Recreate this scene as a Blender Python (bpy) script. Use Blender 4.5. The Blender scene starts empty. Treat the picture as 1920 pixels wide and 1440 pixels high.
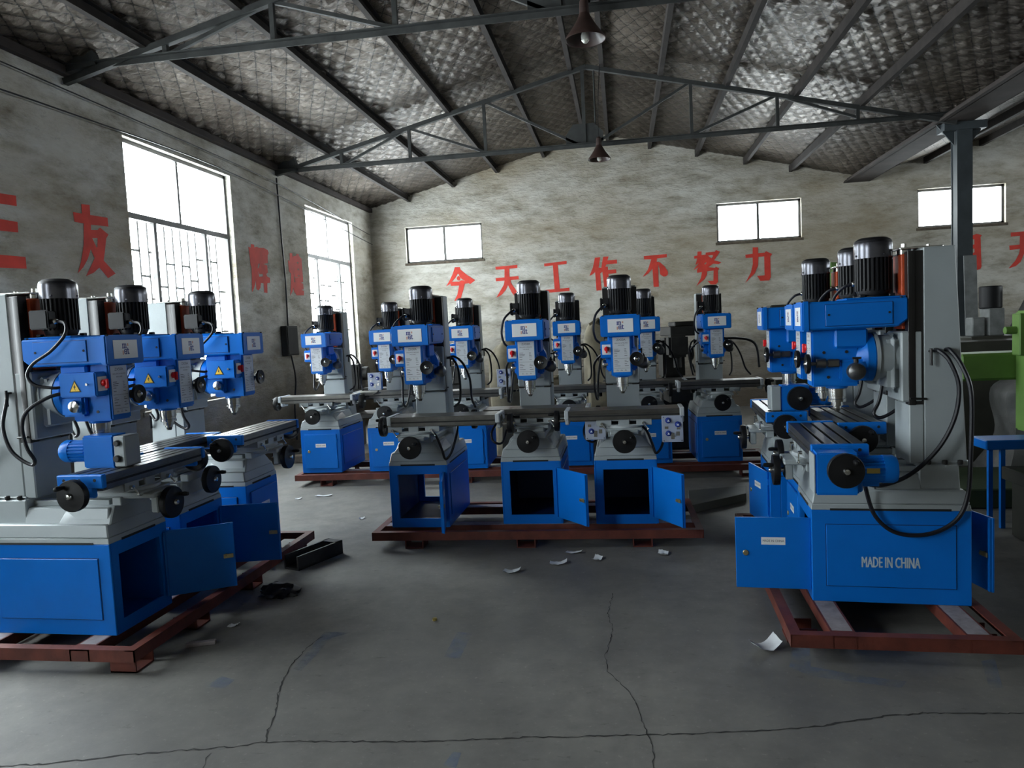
import bpy, bmesh, math, random
from mathutils import Vector, Matrix, noise
from mathutils.geometry import tessellate_polygon
random.seed(7)
R = math.radians
SC = bpy.context.scene
COL = SC.collection

# ------------------------------------------------------------------ camera, world, light, exposure
cam = bpy.data.cameras.new('camera')
cam.sensor_width = 36.0
cam.lens = 36.0 * 1367.3 / 1920.0
cam.clip_end = 200
camo = bpy.data.objects.new('camera', cam)
COL.objects.link(camo)
_M = Matrix(((0.98765, 0.03623, 0.15241), (0.14923, 0.07858, -0.98568), (-0.04769, 0.99625, 0.0722)))
camo.matrix_world = Matrix.Translation((0, 0, 1.6)) @ _M.to_4x4()
SC.camera = camo

SC.view_settings.view_transform = 'Standard'
SC.view_settings.look = 'None'
SC.view_settings.gamma = 1
SC.view_settings.use_curve_mapping = False
SC.view_settings.exposure = 0.7

w = bpy.data.worlds.new('overcast_sky')
SC.world = w
w.use_nodes = True
bg = w.node_tree.nodes['Background']
bg.inputs[0].default_value = (0.90, 0.96, 1.0, 1)
bg.inputs[1].default_value = 16.5

WALL_X = -4.846      # inner face of the left wall
BACK_Y = 14.0        # inner face of the back wall
RIGHT_X = 13.6
FRONT_Y = -5.0
# (wall, a0, a1, z0, z1): the daylight openings
LEFT_WINDOWS = [(-1.70, 0.32), (2.53, 4.55), (6.76, 8.78), (10.99, 13.01)]
LZ0, LZ1, LZT = 0.95, 3.73, 2.965
BACK_WINDOWS = [(-4.14, -2.61, 3.02, 3.72), (1.78, 3.265, 3.04, 3.75), (5.225, 6.65, 3.07, 3.75), (9.3, 10.8, 3.07, 3.75)]
RIGHT_WINDOWS = [(5.0, 6.8), (9.4, 11.2)]

def portal(name, loc, rot, sx, sy):
    l = bpy.data.lights.new(name, 'AREA')
    l.shape = 'RECTANGLE'; l.size = sx; l.size_y = sy
    l.cycles.is_portal = True
    o = bpy.data.objects.new(name, l); COL.objects.link(o)
    o.location = loc; o.rotation_euler = rot
for a0, a1 in LEFT_WINDOWS:
    portal('window_daylight', (WALL_X - .26, (a0+a1)/2, (LZ0+LZ1)/2), (0, R(-90), 0), LZ1-LZ0, a1-a0)
for x0, x1, z0, z1 in BACK_WINDOWS:
    portal('window_daylight', ((x0+x1)/2, BACK_Y + .26, (z0+z1)/2), (R(-90), 0, 0), x1-x0, z1-z0)
for a0, a1 in RIGHT_WINDOWS:
    portal('window_daylight', (RIGHT_X + .26, (a0+a1)/2, 3.0), (0, R(90), 0), 1.4, a1-a0)

# ------------------------------------------------------------------ materials
def nodes(name):
    m = bpy.data.materials.new(name); m.use_nodes = True
    nt = m.node_tree
    return m, nt, nt.nodes['Principled BSDF']
def srgb(r, g, b):
    f = lambda c: (c/255/12.92) if c/255 <= .04045 else ((c/255+.055)/1.055)**2.4
    return (f(r), f(g), f(b), 1)
def link(nt, a, b): nt.links.new(a, b)
def texco(nt, scale=1.0, vec=None):
    t = nt.nodes.new('ShaderNodeTexCoord'); mp = nt.nodes.new('ShaderNodeMapping')
    s = (scale,)*3 if not isinstance(scale, tuple) else scale
    mp.inputs['Scale'].default_value = s
    link(nt, t.outputs['Object'], mp.inputs['Vector'])
    return mp.outputs['Vector']
def noise_n(nt, vec, scale, detail=4, rough=.6):
    n = nt.nodes.new('ShaderNodeTexNoise')
    n.inputs['Scale'].default_value = scale; n.inputs['Detail'].default_value = detail
    n.inputs['Roughness'].default_value = rough
    link(nt, vec, n.inputs['Vector'])
    return n.outputs['Fac']
def ramp(nt, fac, stops):
    r = nt.nodes.new('ShaderNodeValToRGB')
    e = r.color_ramp.elements
    while len(e) > 1: e.remove(e[-1])
    e[0].position = stops[0][0]; e[0].color = stops[0][1]
    for p, c in stops[1:]:
        x = e.new(p); x.color = c
    link(nt, fac, r.inputs['Fac'])
    return r.outputs['Color']
def g(v): return (v, v, v, 1)
def mix(nt, fac, a, b, mode='MIX'):
    m = nt.nodes.new('ShaderNodeMix'); m.data_type = 'RGBA'; m.blend_type = mode
    if isinstance(fac, float): m.inputs[0].default_value = fac
    else: link(nt, fac, m.inputs[0])
    for s, v in ((6, a), (7, b)):
        if isinstance(v, tuple): m.inputs[s].default_value = v
        else: link(nt, v, m.inputs[s])
    return m.outputs[2]
def bump(nt, h, strength, dist, prev=None):
    b = nt.nodes.new('ShaderNodeBump')
    b.inputs['Strength'].default_value = strength; b.inputs['Distance'].default_value = dist
    link(nt, h, b.inputs['Height'])
    if prev is not None: link(nt, prev, b.inputs['Normal'])
    return b.outputs['Normal']
def math_n(nt, op, a, b=None):
    m = nt.nodes.new('ShaderNodeMath'); m.operation = op
    for i, v in enumerate((a, b)):
        if v is None: continue
        if isinstance(v, (int, float)): m.inputs[i].default_value = v
        else: link(nt, v, m.inputs[i])
    return m.outputs[0]

def plain(name, col, rough=.5, metal=0., vary=.12, scale=6., bumps=0., spec=None):
    m, nt, p = nodes(name)
    v = texco(nt)
    n = noise_n(nt, v, scale)
    lo = tuple(c*(1-vary) for c in col[:3]) + (1,); hi = tuple(min(1, c*(1+vary)) for c in col[:3]) + (1,)
    link(nt, ramp(nt, n, [(.3, lo), (.7, hi)]), p.inputs['Base Color'])
    p.inputs['Roughness'].default_value = rough; p.inputs['Metallic'].default_value = metal
    if spec is not None: p.inputs['Specular IOR Level'].default_value = spec
    if bumps:
        link(nt, bump(nt, noise_n(nt, v, 60, 3), bumps, .003), p.inputs['Normal'])
    return m

BLUE = plain('blue_machine_paint', (0.002, 0.155, 0.60, 1), .36, 0, .06, 3, .15, .25)
GREY = plain('grey_casting_paint', (0.33, 0.365, 0.375, 1), .42, 0, .07, 3, .2)
BLACK = plain('black_motor_enamel', (0.010, 0.010, 0.012, 1), .5, 0, .1, 6, 0, .3)
FANCAP = plain('grey_fan_cover_metal', (0.10, 0.10, 0.115, 1), .25, .75)
RUBBER = plain('black_cable_rubber', (0.008, 0.008, 0.012, 1), .45, 0, .1, 6, 0, .35)
BAKELITE = plain('black_handwheel_plastic', (0.007, 0.007, 0.008, 1), .42, 0, .1, 6, 0, .3)
CHROME = plain('bright_steel', (0.62, 0.62, 0.60, 1), .22, 1, .1)
STEEL = plain('ground_table_steel', (0.15, 0.145, 0.135, 1), .33, .85, .2, 10)
DARKSTEEL = plain('oiled_dark_steel', (0.035, 0.034, 0.034, 1), .4, .5)
WHITE = plain('white_sticker', (0.80, 0.81, 0.82, 1), .4, 0, .03)
PLATE = plain('silver_data_plate', (0.62, 0.65, 0.69, 1), .4, .1, .04)
INK = plain('dark_blue_ink', (0.03, 0.04, 0.22, 1), .5, 0, .05)
DARKINK = plain('dark_print', (0.05, 0.05, 0.06, 1), .5, 0, .05)
PEACH = plain('peach_print', (0.62, 0.36, 0.30, 1), .5, 0, .05)
RED = plain('red_switch_plastic', (0.72, 0.01, 0.015, 1), .3, 0, .05)
YELLOW = plain('yellow_warning_print', (0.80, 0.50, 0.02, 1), .4, 0, .05)
ORANGE = plain('orange_primer', (0.62, 0.085, 0.02, 1), .55, 0, .2)
BRASS = plain('brass_plate', (0.55, 0.42, 0.12, 1), .35, .8, .1)
ZINC = plain('yellow_zinc_lock', (0.48, 0.40, 0.22, 1), .35, .8, .2)
KNOBBLUE = plain('blue_knob_plastic', (0.02, 0.05, 0.30, 1), .3, 0, .05)
STENCIL = plain('worn_white_stencil_paint', (0.42, 0.52, 0.60, 1), .6, 0, .2, 40)
OXIDE = plain('red_oxide_primer', (0.115, 0.025, 0.015, 1), .6, 0, .35, 9, .4)
DUSTY = plain('dusty_grey_board', (0.26, 0.23, 0.24, 1), .8, 0, .3, 12)
FRAME = plain('weathered_window_frame', (0.13, 0.125, 0.12, 1), .5, 0, .2)
TRUSS = plain('dark_truss_paint', (0.036, 0.038, 0.037, 1), .75, 0, .4, 6)
PURLIN = plain('rusty_purlin_paint', (0.026, 0.021, 0.019, 1), .9, 0, .4, 6)
GIRDER = plain('brown_girder_paint', (0.036, 0.027, 0.024, 1), .85, 0, .4, 3)
COLUMNP = plain('slate_column_paint', (0.045, 0.055, 0.062, 1), .5, 0, .25, 4)
PANELG = plain('light_grey_sheet', (0.20, 0.21, 0.21, 1), .6, 0, .25, 8)
REDPAINT = plain('red_wall_paint', (0.60, 0.045, 0.028, 1), .75, 0, .18, 5)
GREEN = plain('green_machine_paint', (0.14, 0.27, 0.055, 1), .5, 0, .15, 3, .2)
DKGREEN = plain('dark_green_paint', (0.045, 0.070, 0.035, 1), .5, 0, .25, 4)
OLIVE = plain('olive_grey_paint', (0.045, 0.045, 0.034, 1), .55, 0, .25, 4)
IRON = plain('dark_iron', (0.020, 0.019, 0.018, 1), .55, .2, .4, 8, .4)
TARP = plain('khaki_tarpaulin', (0.17, 0.145, 0.095, 1), .75, 0, .35, 5, .5)
SHEETC = plain('grey_plastic_sheet', (0.16, 0.16, 0.155, 1), .35, 0, .4, 4, .5)
WOOD = plain('grimy_timber', (0.10, 0.078, 0.055, 1), .8, 0, .4, 14, .5)
PAPER = plain('white_paper', (0.60, 0.62, 0.64, 1), .7, 0, .05)
SHADE = plain('rusty_lamp_enamel', (0.045, 0.026, 0.022, 1), .4, 0, .3)
BULB, _nt, _p = nodes('bulb_glass')
_p.inputs['Base Color'].default_value = (.75, .75, .7, 1); _p.inputs['Roughness'].default_value = .1
_p.inputs['Transmission Weight'].default_value = .6
DARKBLUE = plain('dark_blue_inside_and_seams', (0.003, 0.030, 0.13, 1), .5, 0, .1)  # darker blue for cabinet inner faces and panel seams
BRACKETG = plain('pale_grey_bracket_paint', (0.45, 0.48, 0.50, 1), .35, 0, .06)
DARKPAINT = plain('soot_black', (0.012, 0.012, 0.012, 1), .8, 0, .3)

# glass: mostly clear, faint sheen
GLASS = bpy.data.materials.new('window_glass'); GLASS.use_nodes = True
_nt = GLASS.node_tree
for _n in list(_nt.nodes): _nt.nodes.remove(_n)
_o = _nt.nodes.new('ShaderNodeOutputMaterial'); _t = _nt.nodes.new('ShaderNodeBsdfTransparent')
_gl = _nt.nodes.new('ShaderNodeBsdfGlossy'); _gl.inputs['Roughness'].default_value = .05
_m = _nt.nodes.new('ShaderNodeMixShader'); _m.inputs[0].default_value = .05
_t.inputs[0].default_value = (.93, .95, .95, 1)
_nt.links.new(_t.outputs[0], _m.inputs[1]); _nt.links.new(_gl.outputs[0], _m.inputs[2]); _nt.links.new(_m.outputs[0], _o.inputs[0])

# whitewashed, grimy plaster
def plaster(name, stretch):
    m, nt, p = nodes(name)
    v = texco(nt, stretch)
    big = noise_n(nt, v, .55, 6, .62)
    mid = noise_n(nt, v, 2.6, 8, .7)
    fine = noise_n(nt, v, 14, 5, .7)
    c = ramp(nt, mid, [(.28, srgb(112, 103, 88)), (.42, srgb(172, 167, 154)), (.56, srgb(205, 202, 193)), (.8, srgb(222, 220, 213))])
    c = mix(nt, ramp(nt, big, [(.45, g(0)), (.68, g(.7))]), c, srgb(158, 144, 118))
    c = mix(nt, ramp(nt, fine, [(.60, g(0)), (.72, g(.35))]), c, srgb(84, 80, 72))
    # darker brown towards the floor, with an uneven upper edge
    geo = nt.nodes.new('ShaderNodeNewGeometry'); sep = nt.nodes.new('ShaderNodeSeparateXYZ')
    link(nt, geo.outputs['Position'], sep.inputs[0])
    hz = math_n(nt, 'ADD', sep.outputs['Z'], math_n(nt, 'MULTIPLY', math_n(nt, 'SUBTRACT', big, .5), 3.0))
    low_brown = ramp(nt, math_n(nt, 'DIVIDE', hz, 4.0), [(.10, g(.95)), (.30, g(.55)), (.42, g(0))])
    c = mix(nt, low_brown, c, srgb(72, 62, 50))
    link(nt, c, p.inputs['Base Color'])
    p.inputs['Roughness'].default_value = .9
    n1 = bump(nt, mid, 1.0, .07)
    link(nt, bump(nt, fine, .6, .012, n1), p.inputs['Normal'])
    return m
PLASTER = plaster('grimy_whitewashed_plaster', (.55, .55, 1.5))

# quilted reflective foil under the roof sheets, held by wire netting
def foil():
    m, nt, p = nodes('quilted_foil_insulation')
    v = texco(nt)
    sep = nt.nodes.new('ShaderNodeSeparateXYZ'); link(nt, v, sep.inputs[0])
    big = noise_n(nt, v, .7, 5, .6)
    cr = noise_n(nt, texco(nt, (1.0, 2.6, 1.0)), 4.5, 8, .72)
    c = ramp(nt, big, [(.3, srgb(58, 50, 44)), (.55, srgb(104, 95, 86)), (.75, srgb(146, 136, 126))])
    warp = math_n(nt, 'MULTIPLY', math_n(nt, 'SUBTRACT', cr, .5), .05)
    def wires(a, b, pitch, w):
        s = math_n(nt, 'ADD', math_n(nt, 'MULTIPLY', sep.outputs['X'], a), math_n(nt, 'MULTIPLY', sep.outputs['Y'], b))
        s = math_n(nt, 'ADD', s, warp)
        f = math_n(nt, 'ABSOLUTE', math_n(nt, 'SUBTRACT', math_n(nt, 'FRACT', math_n(nt, 'DIVIDE', s, pitch)), .5))
        return math_n(nt, 'GREATER_THAN', f, .5 - w)
    wd = math_n(nt, 'MAXIMUM', wires(1, .5, .17, .035), wires(1, -.5, .17, .035))
    c = mix(nt, wd, c, srgb(26, 24, 22))
    sp = noise_n(nt, v, 2.2, 6, .8)
    c = mix(nt, ramp(nt, sp, [(.70, g(0)), (.74, g(.8))]), c, srgb(30, 26, 24))
    link(nt, c, p.inputs['Base Color'])
    p.inputs['Metallic'].default_value = .78
    p.inputs['Roughness'].default_value = .29
    vo = nt.nodes.new('ShaderNodeTexVoronoi'); vo.feature = 'DISTANCE_TO_EDGE'; vo.inputs['Scale'].default_value = 1.0
    cw = nt.nodes.new('ShaderNodeVectorMath'); cw.operation = 'ADD'
    cn = nt.nodes.new('ShaderNodeTexNoise'); cn.inputs['Scale'].default_value = 5; cn.inputs['Detail'].default_value = 3
    link(nt, v, cn.inputs['Vector']); link(nt, texco(nt, (4.0, 9.0, 4.0)), cw.inputs[0]); link(nt, cn.outputs['Color'], cw.inputs[1])
    link(nt, cw.outputs[0], vo.inputs['Vector'])
    n1 = bump(nt, vo.outputs['Distance'], 1.0, .035, bump(nt, cr, 1.0, .08))
    n2 = bump(nt, noise_n(nt, v, 26, 5, .7), .5, .01, n1)
    link(nt, n2, p.inputs['Normal'])
    return m
FOIL = foil()

def concrete():
    m, nt, p = nodes('stained_concrete_floor')
    v = texco(nt)
    a = noise_n(nt, v, .6, 6, .6); b = noise_n(nt, v, 5, 8, .7); f = noise_n(nt, v, 40, 4, .7)
    c = ramp(nt, a, [(.3, srgb(94, 92, 88)), (.5, srgb(112, 110, 105)), (.72, srgb(128, 125, 119))])
    c = mix(nt, ramp(nt, b, [(.35, g(.5)), (.6, g(0))]), c, srgb(80, 78, 76))
    c = mix(nt, ramp(nt, f, [(.62, g(0)), (.75, g(.4))]), c, srgb(165, 162, 156))
    d = noise_n(nt, texco(nt, (1.0, 2.2, 1.0)), 9, 7, .75)
    c = mix(nt, ramp(nt, d, [(.60, g(0)), (.68, g(.55))]), c, srgb(66, 63, 60))
    link(nt, c, p.inputs['Base Color'])
    link(nt, ramp(nt, a, [(.3, g(.5)), (.7, g(.75))]), p.inputs['Roughness'])
    link(nt, bump(nt, b, .35, .006), p.inputs['Normal'])
    return m
CONCRETE = concrete()

CRACKM = plain('dark_crack_dirt', (0.020, 0.019, 0.018, 1), .9, 0, .3)
SMEARM, _nt, _p = nodes('faint_blue_paint_smear')
_p.inputs['Base Color'].default_value = (.13, .20, .33, 1); _p.inputs['Roughness'].default_value = .7
_v = texco(_nt); link(_nt, ramp(_nt, noise_n(_nt, _v, 7, 6, .7), [(.38, g(0)), (.72, g(.6))]), _p.inputs['Alpha'])

# ------------------------------------------------------------------ mesh builder
_TXT = {}
def text_mesh(s):
    if s in _TXT: return _TXT[s]
    cu = bpy.data.curves.new('lettering', 'FONT'); cu.body = s; cu.size = 1; cu.resolution_u = 2
    cu.align_x = 'CENTER'; cu.align_y = 'CENTER'
    o = bpy.data.objects.new('lettering', cu); COL.objects.link(o)
    dg = bpy.context.evaluated_depsgraph_get(); dg.update()
    me = bpy.data.meshes.new_from_object(o.evaluated_get(dg))
    vs = [v.co.copy() for v in me.vertices]; fs = [tuple(p.vertices) for p in me.polygons]
    bpy.data.objects.remove(o); bpy.data.curves.remove(cu); bpy.data.meshes.remove(me)
    _TXT[s] = (vs, fs)
    return _TXT[s]

def spline(pts, n=8):
    P = [Vector(p) for p in pts]
    if len(P) < 3: return P
    P = [P[0]*2-P[1]] + P + [P[-1]*2-P[-2]]
    out = []
    for i in range(1, len(P)-2):
        a, b, c, d = P[i-1:i+3]
        for k in range(n):
            t = k/n
            out.append(.5*((2*b)+(c-a)*t+(2*a-5*b+4*c-d)*t*t+(3*b-a-3*c+d)*t**3))
    out.append(P[-2])
    return out

class MB:
    def __init__(s):
        s.v = []; s.f = []; s.m = []; s.mi = 0; s.M = Matrix.Identity(4)
    def raw(s, vs, fs, mi=None):
        k = len(s.v); s.v += [s.M @ Vector(v) for v in vs]
        for f in fs: s.f.append(tuple(i+k for i in f)); s.m.append(s.mi if mi is None else mi)
    def from_bm(s, bm, mi=None):
        bm.verts.index_update()
        s.raw([v.co.copy() for v in bm.verts], [tuple(v.index for v in f.verts) for f in bm.faces], mi)
        bm.free()
    def poly(s, bot, top, b=0, mi=None, seg=1):
        """closed solid between two equal loops of points"""
        bm = bmesh.new()
        B = [bm.verts.new(p) for p in bot]; T = [bm.verts.new(p) for p in top]; n = len(B)
        bm.faces.new(B[::-1]); bm.faces.new(T)
        for i in range(n): bm.faces.new((B[i], B[(i+1) % n], T[(i+1) % n], T[i]))
        bmesh.ops.recalc_face_normals(bm, faces=bm.faces)
        if b: bmesh.ops.bevel(bm, geom=list(bm.edges), offset=b, segments=seg, affect='EDGES', clamp_overlap=True)
        s.from_bm(bm, mi)
    def box(s, x0, x1, y0, y1, z0, z1, b=.003, mi=None, seg=1):
        s.poly([(x0,y0,z0),(x1,y0,z0),(x1,y1,z0),(x0,y1,z0)], [(x0,y0,z1),(x1,y0,z1),(x1,y1,z1),(x0,y1,z1)], b, mi, seg)
    def frus(s, r0, z0, r1, z1, b=.003, mi=None):
        """rect (x0,x1,y0,y1) at z0 to rect at z1"""
        f = lambda r, z: [(r[0],r[2],z),(r[1],r[2],z),(r[1],r[3],z),(r[0],r[3],z)]
        s.poly(f(r0, z0), f(r1, z1), b, mi)
    def prism(s, pts, ax, a0, a1, b=0, mi=None):
        if ax == 'x': f = lambda a: [(a, p[0], p[1]) for p in pts]
        elif ax == 'y': f = lambda a: [(p[0], a, p[1]) for p in pts]
        else: f = lambda a: [(p[0], p[1], a) for p in pts]
        s.poly(f(a0), f(a1), b, mi)
    def beam(s, p0, p1, w, h, up=(0,0,1), b=0, mi=None):
        p0 = Vector(p0); p1 = Vector(p1); d = (p1-p0).normalized(); u = Vector(up)
        sd = d.cross(u)
        if sd.length < 1e-4: sd = d.cross(Vector((1,0,0)))
        sd.normalize(); u = sd.cross(d).normalized()
        c = [(-1,-1),(1,-1),(1,1),(-1,1)]
        s.poly([p0+sd*a*w/2+u*q*h/2 for a, q in c], [p1+sd*a*w/2+u*q*h/2 for a, q in c], b, mi)
    def angle(s, p0, p1, w, h, t=.006, side=1, mi=None):
        """L-section bar: vertical leg h, flange w on top"""
        p0 = Vector(p0); p1 = Vector(p1); d = (p1-p0).normalized(); u = Vector((0,0,1)); sd = d.cross(u).normalized()*side
        L = [(0,0),(0,-h),(t,-h),(t,-t),(w,-t),(w,0)]
        s.poly([p0+sd*a+u*q for a, q in L], [p1+sd*a+u*q for a, q in L], 0, mi)
    def lathe(s, prof, o=(0,0,0), ax='z', seg=24, mi=None):
        o = Vector(o)
        if ax == 'z': f = lambda r, h, c, q: o+Vector((r*c, r*q, h))
        elif ax == 'y': f = lambda r, h, c, q: o+Vector((r*c, h, r*q))
        else: f = lambda r, h, c, q: o+Vector((h, r*c, r*q))
        vs = []; fs = []; n = len(prof)
        for r, h in prof:
            for k in range(seg):
                a = 2*math.pi*k/seg
                vs.append(f(max(r, 1e-5), h, math.cos(a), math.sin(a)))
        for i in range(n-1):
            for k in range(seg):
                k2 = (k+1) % seg
                fs.append((i*seg+k, i*seg+k2, (i+1)*seg+k2, (i+1)*seg+k))
        fs.append(tuple(range(seg))[::-1]); fs.append(tuple((n-1)*seg+k for k in range(seg)))
        s.raw(vs, fs, mi)
    def cyl(s, o, ax, h0, h1, r, seg=20, b=0, mi=None):
        if b: s.lathe([(r-b, h0), (r, h0+b), (r, h1-b), (r-b, h1)], o, ax, seg, mi)
        else: s.lathe([(r, h0), (r, h1)], o, ax, seg, mi)
    def rod(s, p0, p1, r, r1=None, seg=10, mi=None):
        s.tube([p0, p1], r, seg, 1, mi, r1)
    def tube(s, pts, r, seg=8, n=8, mi=None, r1=None):
        P = spline(pts, n) if len(pts) > 2 else [Vector(p) for p in pts]
        vs = []; fs = []; N = None
        for i, p in enumerate(P):
            d = (P[min(i+1, len(P)-1)]-P[max(i-1, 0)]).normalized()
            if N is None:
                N = d.cross(Vector((0,0,1)))
                if N.length < .1: N = d.cross(Vector((1,0,0)))
                N.normalize()
            else: N = (N - d*N.dot(d)).normalized()
            B = d.cross(N); rr = r if r1 is None else r+(r1-r)*i/(len(P)-1)
            for k in range(seg):
                a = 2*math.pi*k/seg
                vs.append(p+N*math.cos(a)*rr+B*math.sin(a)*rr)
        for i in range(len(P)-1):
            for k in range(seg):
                k2 = (k+1) % seg
                fs.append((i*seg+k, i*seg+k2, (i+1)*seg+k2, (i+1)*seg+k))
        fs.append(tuple(range(seg))[::-1]); fs.append(tuple((len(P)-1)*seg+k for k in range(seg)))
        s.raw(vs, fs, mi)
    def sphere(s, c, r, seg=12, mi=None, sq=(1,1,1)):
        bm = bmesh.new(); bmesh.ops.create_uvsphere(bm, u_segments=seg, v_segments=max(6, seg//2), radius=r)
        for v in bm.verts: v.co = Vector((v.co.x*sq[0], v.co.y*sq[1], v.co.z*sq[2]))+Vector(c)
        s.from_bm(bm, mi)
    def text(s, t, c, size, X=(1,0,0), Y=(0,0,1), mi=None, sx=1.0):
        vs, fs = text_mesh(t); X = Vector(X); Y = Vector(Y); c = Vector(c)
        s.raw([c+X*v.x*size*sx+Y*v.y*size for v in vs], fs, mi)
    def rects(s, rs, c, sc, X=(1,0,0), Y=(0,0,1), mi=None):
        X = Vector(X); Y = Vector(Y); c = Vector(c)
        for (a, b, d, e) in rs:
            s.raw([c+(X*p+Y*q)*sc for p, q in ((a,d),(b,d),(b,e),(a,e))], [(0,1,2,3)], mi)
    def mesh(s, name, mats):
        me = bpy.data.meshes.new(name)
        me.from_pydata([tuple(v) for v in s.v], [], s.f)
        for m in (mats if isinstance(mats, (list, tuple)) else [mats]): me.materials.append(m)
        me.polygons.foreach_set('material_index', s.m)
        me.update()
        bm = bmesh.new(); bm.from_mesh(me); bm.normal_update(); bm.to_mesh(me); bm.free()
        me.shade_smooth(); me.set_sharp_from_angle(angle=R(32))
        return me

CACHE = {}
def part(name, fn, mats, parent=None, key=None, loc=(0,0,0), rot=(0,0,0), label=None):
    if key is not None and key in CACHE: me = CACHE[key]
    else:
        mb = MB(); fn(mb); me = mb.mesh(name, mats)
        if key is not None: CACHE[key] = me
    o = bpy.data.objects.new(name, me); COL.objects.link(o)
    o.parent = parent; o.location = loc; o.rotation_euler = rot
    if label: o['label'] = label
    return o
def thing(name, label, cat, loc=(0,0,0), rz=0., group=None):
    o = bpy.data.objects.new(name, None); COL.objects.link(o); o.empty_display_size = .2
    o.location = loc; o.rotation_euler = (0,0,rz); o['label'] = label; o['category'] = cat
    if group: o['group'] = group
    return o
def solo(name, fn, mats, label, cat, loc=(0,0,0), rz=0., group=None, key=None):
    o = part(name, fn, mats, None, key, loc, (0,0,rz)); o['label'] = label; o['category'] = cat
    if group: o['group'] = group
    return o
def struct(name, fn, mats):
    o = part(name, fn, mats); o['kind'] = 'structure'; return o

# ------------------------------------------------------------------ shell
APX, APZ, VX, VZ, AP2X, AP2Z = -0.36, 5.20, 4.30, 4.05, 9.1, 5.25
EAVE = 4.14
def roof_z(x):
    P = [(WALL_X, EAVE), (APX, APZ), (VX, VZ), (AP2X, AP2Z), (RIGHT_X, 4.05)]
    for (x0, z0), (x1, z1) in zip(P, P[1:]):
        if x <= x1: return z0+(z1-z0)*(x-x0)/(x1-x0)
    return 4.05

def wall_cells(mb, axis, pos, thick, a0, a1, z0, z1, holes):
    A = sorted({a0, a1, *[h[0] for h in holes], *[h[1] for h in holes]})
    Z = sorted({z0, z1, *[h[2] for h in holes], *[h[3] for h in holes]})
    for i in range(len(A)-1):
        run = None
        for j in range(len(Z)-1):
            ca, cz = (A[i]+A[i+1])/2, (Z[j]+Z[j+1])/2
            if any(h[0] < ca < h[1] and h[2] < cz < h[3] for h in holes): continue
            if axis == 'x': mb.box(min(pos, pos+thick), max(pos, pos+thick), A[i], A[i+1], Z[j], Z[j+1], 0)
            else: mb.box(A[i], A[i+1], min(pos, pos+thick), max(pos, pos+thick), Z[j], Z[j+1], 0)

CRACKS = [[(-2.583,2.368),(-2.466,2.394),(-2.252,2.431),(-2.045,2.492),(-1.815,2.545),(-1.59,2.591),(-1.493,2.624),(-1.344,2.646),(-1.038,2.663),(-0.761,2.689),(-0.489,2.727),(-0.301,2.747),(0.072,2.787),(0.278,2.816),(0.525,2.851),(0.713,2.891),(0.935,2.972),(1.13,3.016),(1.51,3.036),(1.675,3.058)],[(-1.48,2.629),(-1.52,2.72),(-1.513,2.762),(-1.557,2.88),(-1.615,3.018),(-1.655,3.17),(-1.686,3.308),(-1.692,3.491),(-1.661,3.659)],[(-1.62,2.38),(-1.634,2.445),(-1.658,2.513),(-1.667,2.574)],[(0.068,2.492),(0.058,2.57),(0.052,2.705),(0.036,2.815),(0.014,2.934),(-0.006,3.064),(-0.063,3.179),(-0.124,3.303),(-0.141,3.469),(-0.106,3.787),(-0.138,4.005),(-0.112,4.337)]]
SMEARS = [[(-2.004,3.062),(-1.982,3.164),(-1.894,3.131),(-1.898,3.042)],[(-0.938,3.42),(-0.936,3.722),(-0.853,3.704),(-0.853,3.407)],[(-1.654,3.253),(-1.681,3.694),(-1.521,3.693),(-1.608,3.62),(-1.606,3.238)],[(0.702,3.398),(0.865,3.962),(0.902,3.892),(0.797,3.403),(1.002,3.32),(1.165,3.28),(1.122,3.221),(0.774,3.308)],[(1.559,3.493),(1.629,3.523),(1.531,3.243),(1.477,3.24)],[(-0.721,2.529),(-0.701,2.617),(-0.668,2.612),(-0.667,2.516)]]
def floor_fn(mb):
    mb.box(WALL_X-.3, RIGHT_X+.3, FRONT_Y-.3, BACK_Y+.3, -.15, 0, 0)
    rnd = random.Random(3)
    for n_, line in enumerate(CRACKS):      # jagged hairline cracks in the slab
        P = []
        for (xa, ya), (xb, yb) in zip(line, line[1:]):
            k = max(2, int(math.hypot(xb-xa, yb-ya)/.022))
            for i in range(k):
                t = i/k; P.append((xa+(xb-xa)*t+rnd.uniform(-.006, .006), ya+(yb-ya)*t+rnd.uniform(-.006, .006)))
        w0 = .0042 if n_ == 0 else (.003 if n_ == 1 else .002)
        L, Rr = [], []
        for i, p in enumerate(P):
            a, b = P[max(0, i-1)], P[min(len(P)-1, i+1)]
            dx, dy = b[0]-a[0], b[1]-a[1]; l = math.hypot(dx, dy) or 1
            w_ = w0*rnd.uniform(.25, 1.3)
            L.append((p[0]-dy/l*w_, p[1]+dx/l*w_, .0012)); Rr.append((p[0]+dy/l*w_, p[1]-dx/l*w_, .0012))
        N = len(P)
        mb.raw(L+Rr, [(i, i+N, i+1+N, i+1) for i in range(N-1)], 1)
    for sm in SMEARS: mb.raw([(x, y, .0008) for x, y in sm], [tuple(range(len(sm)))], 2)
struct('floor', floor_fn, [CONCRETE, CRACKM, SMEARM])
def wl(mb): wall_cells(mb, 'x', WALL_X, -.24, FRONT_Y-.24, BACK_Y+.24, 0, 4.14, [(a, b, LZ0, LZ1) for a, b in LEFT_WINDOWS])
wall_left = struct('wall_left', wl, PLASTER)
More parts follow.
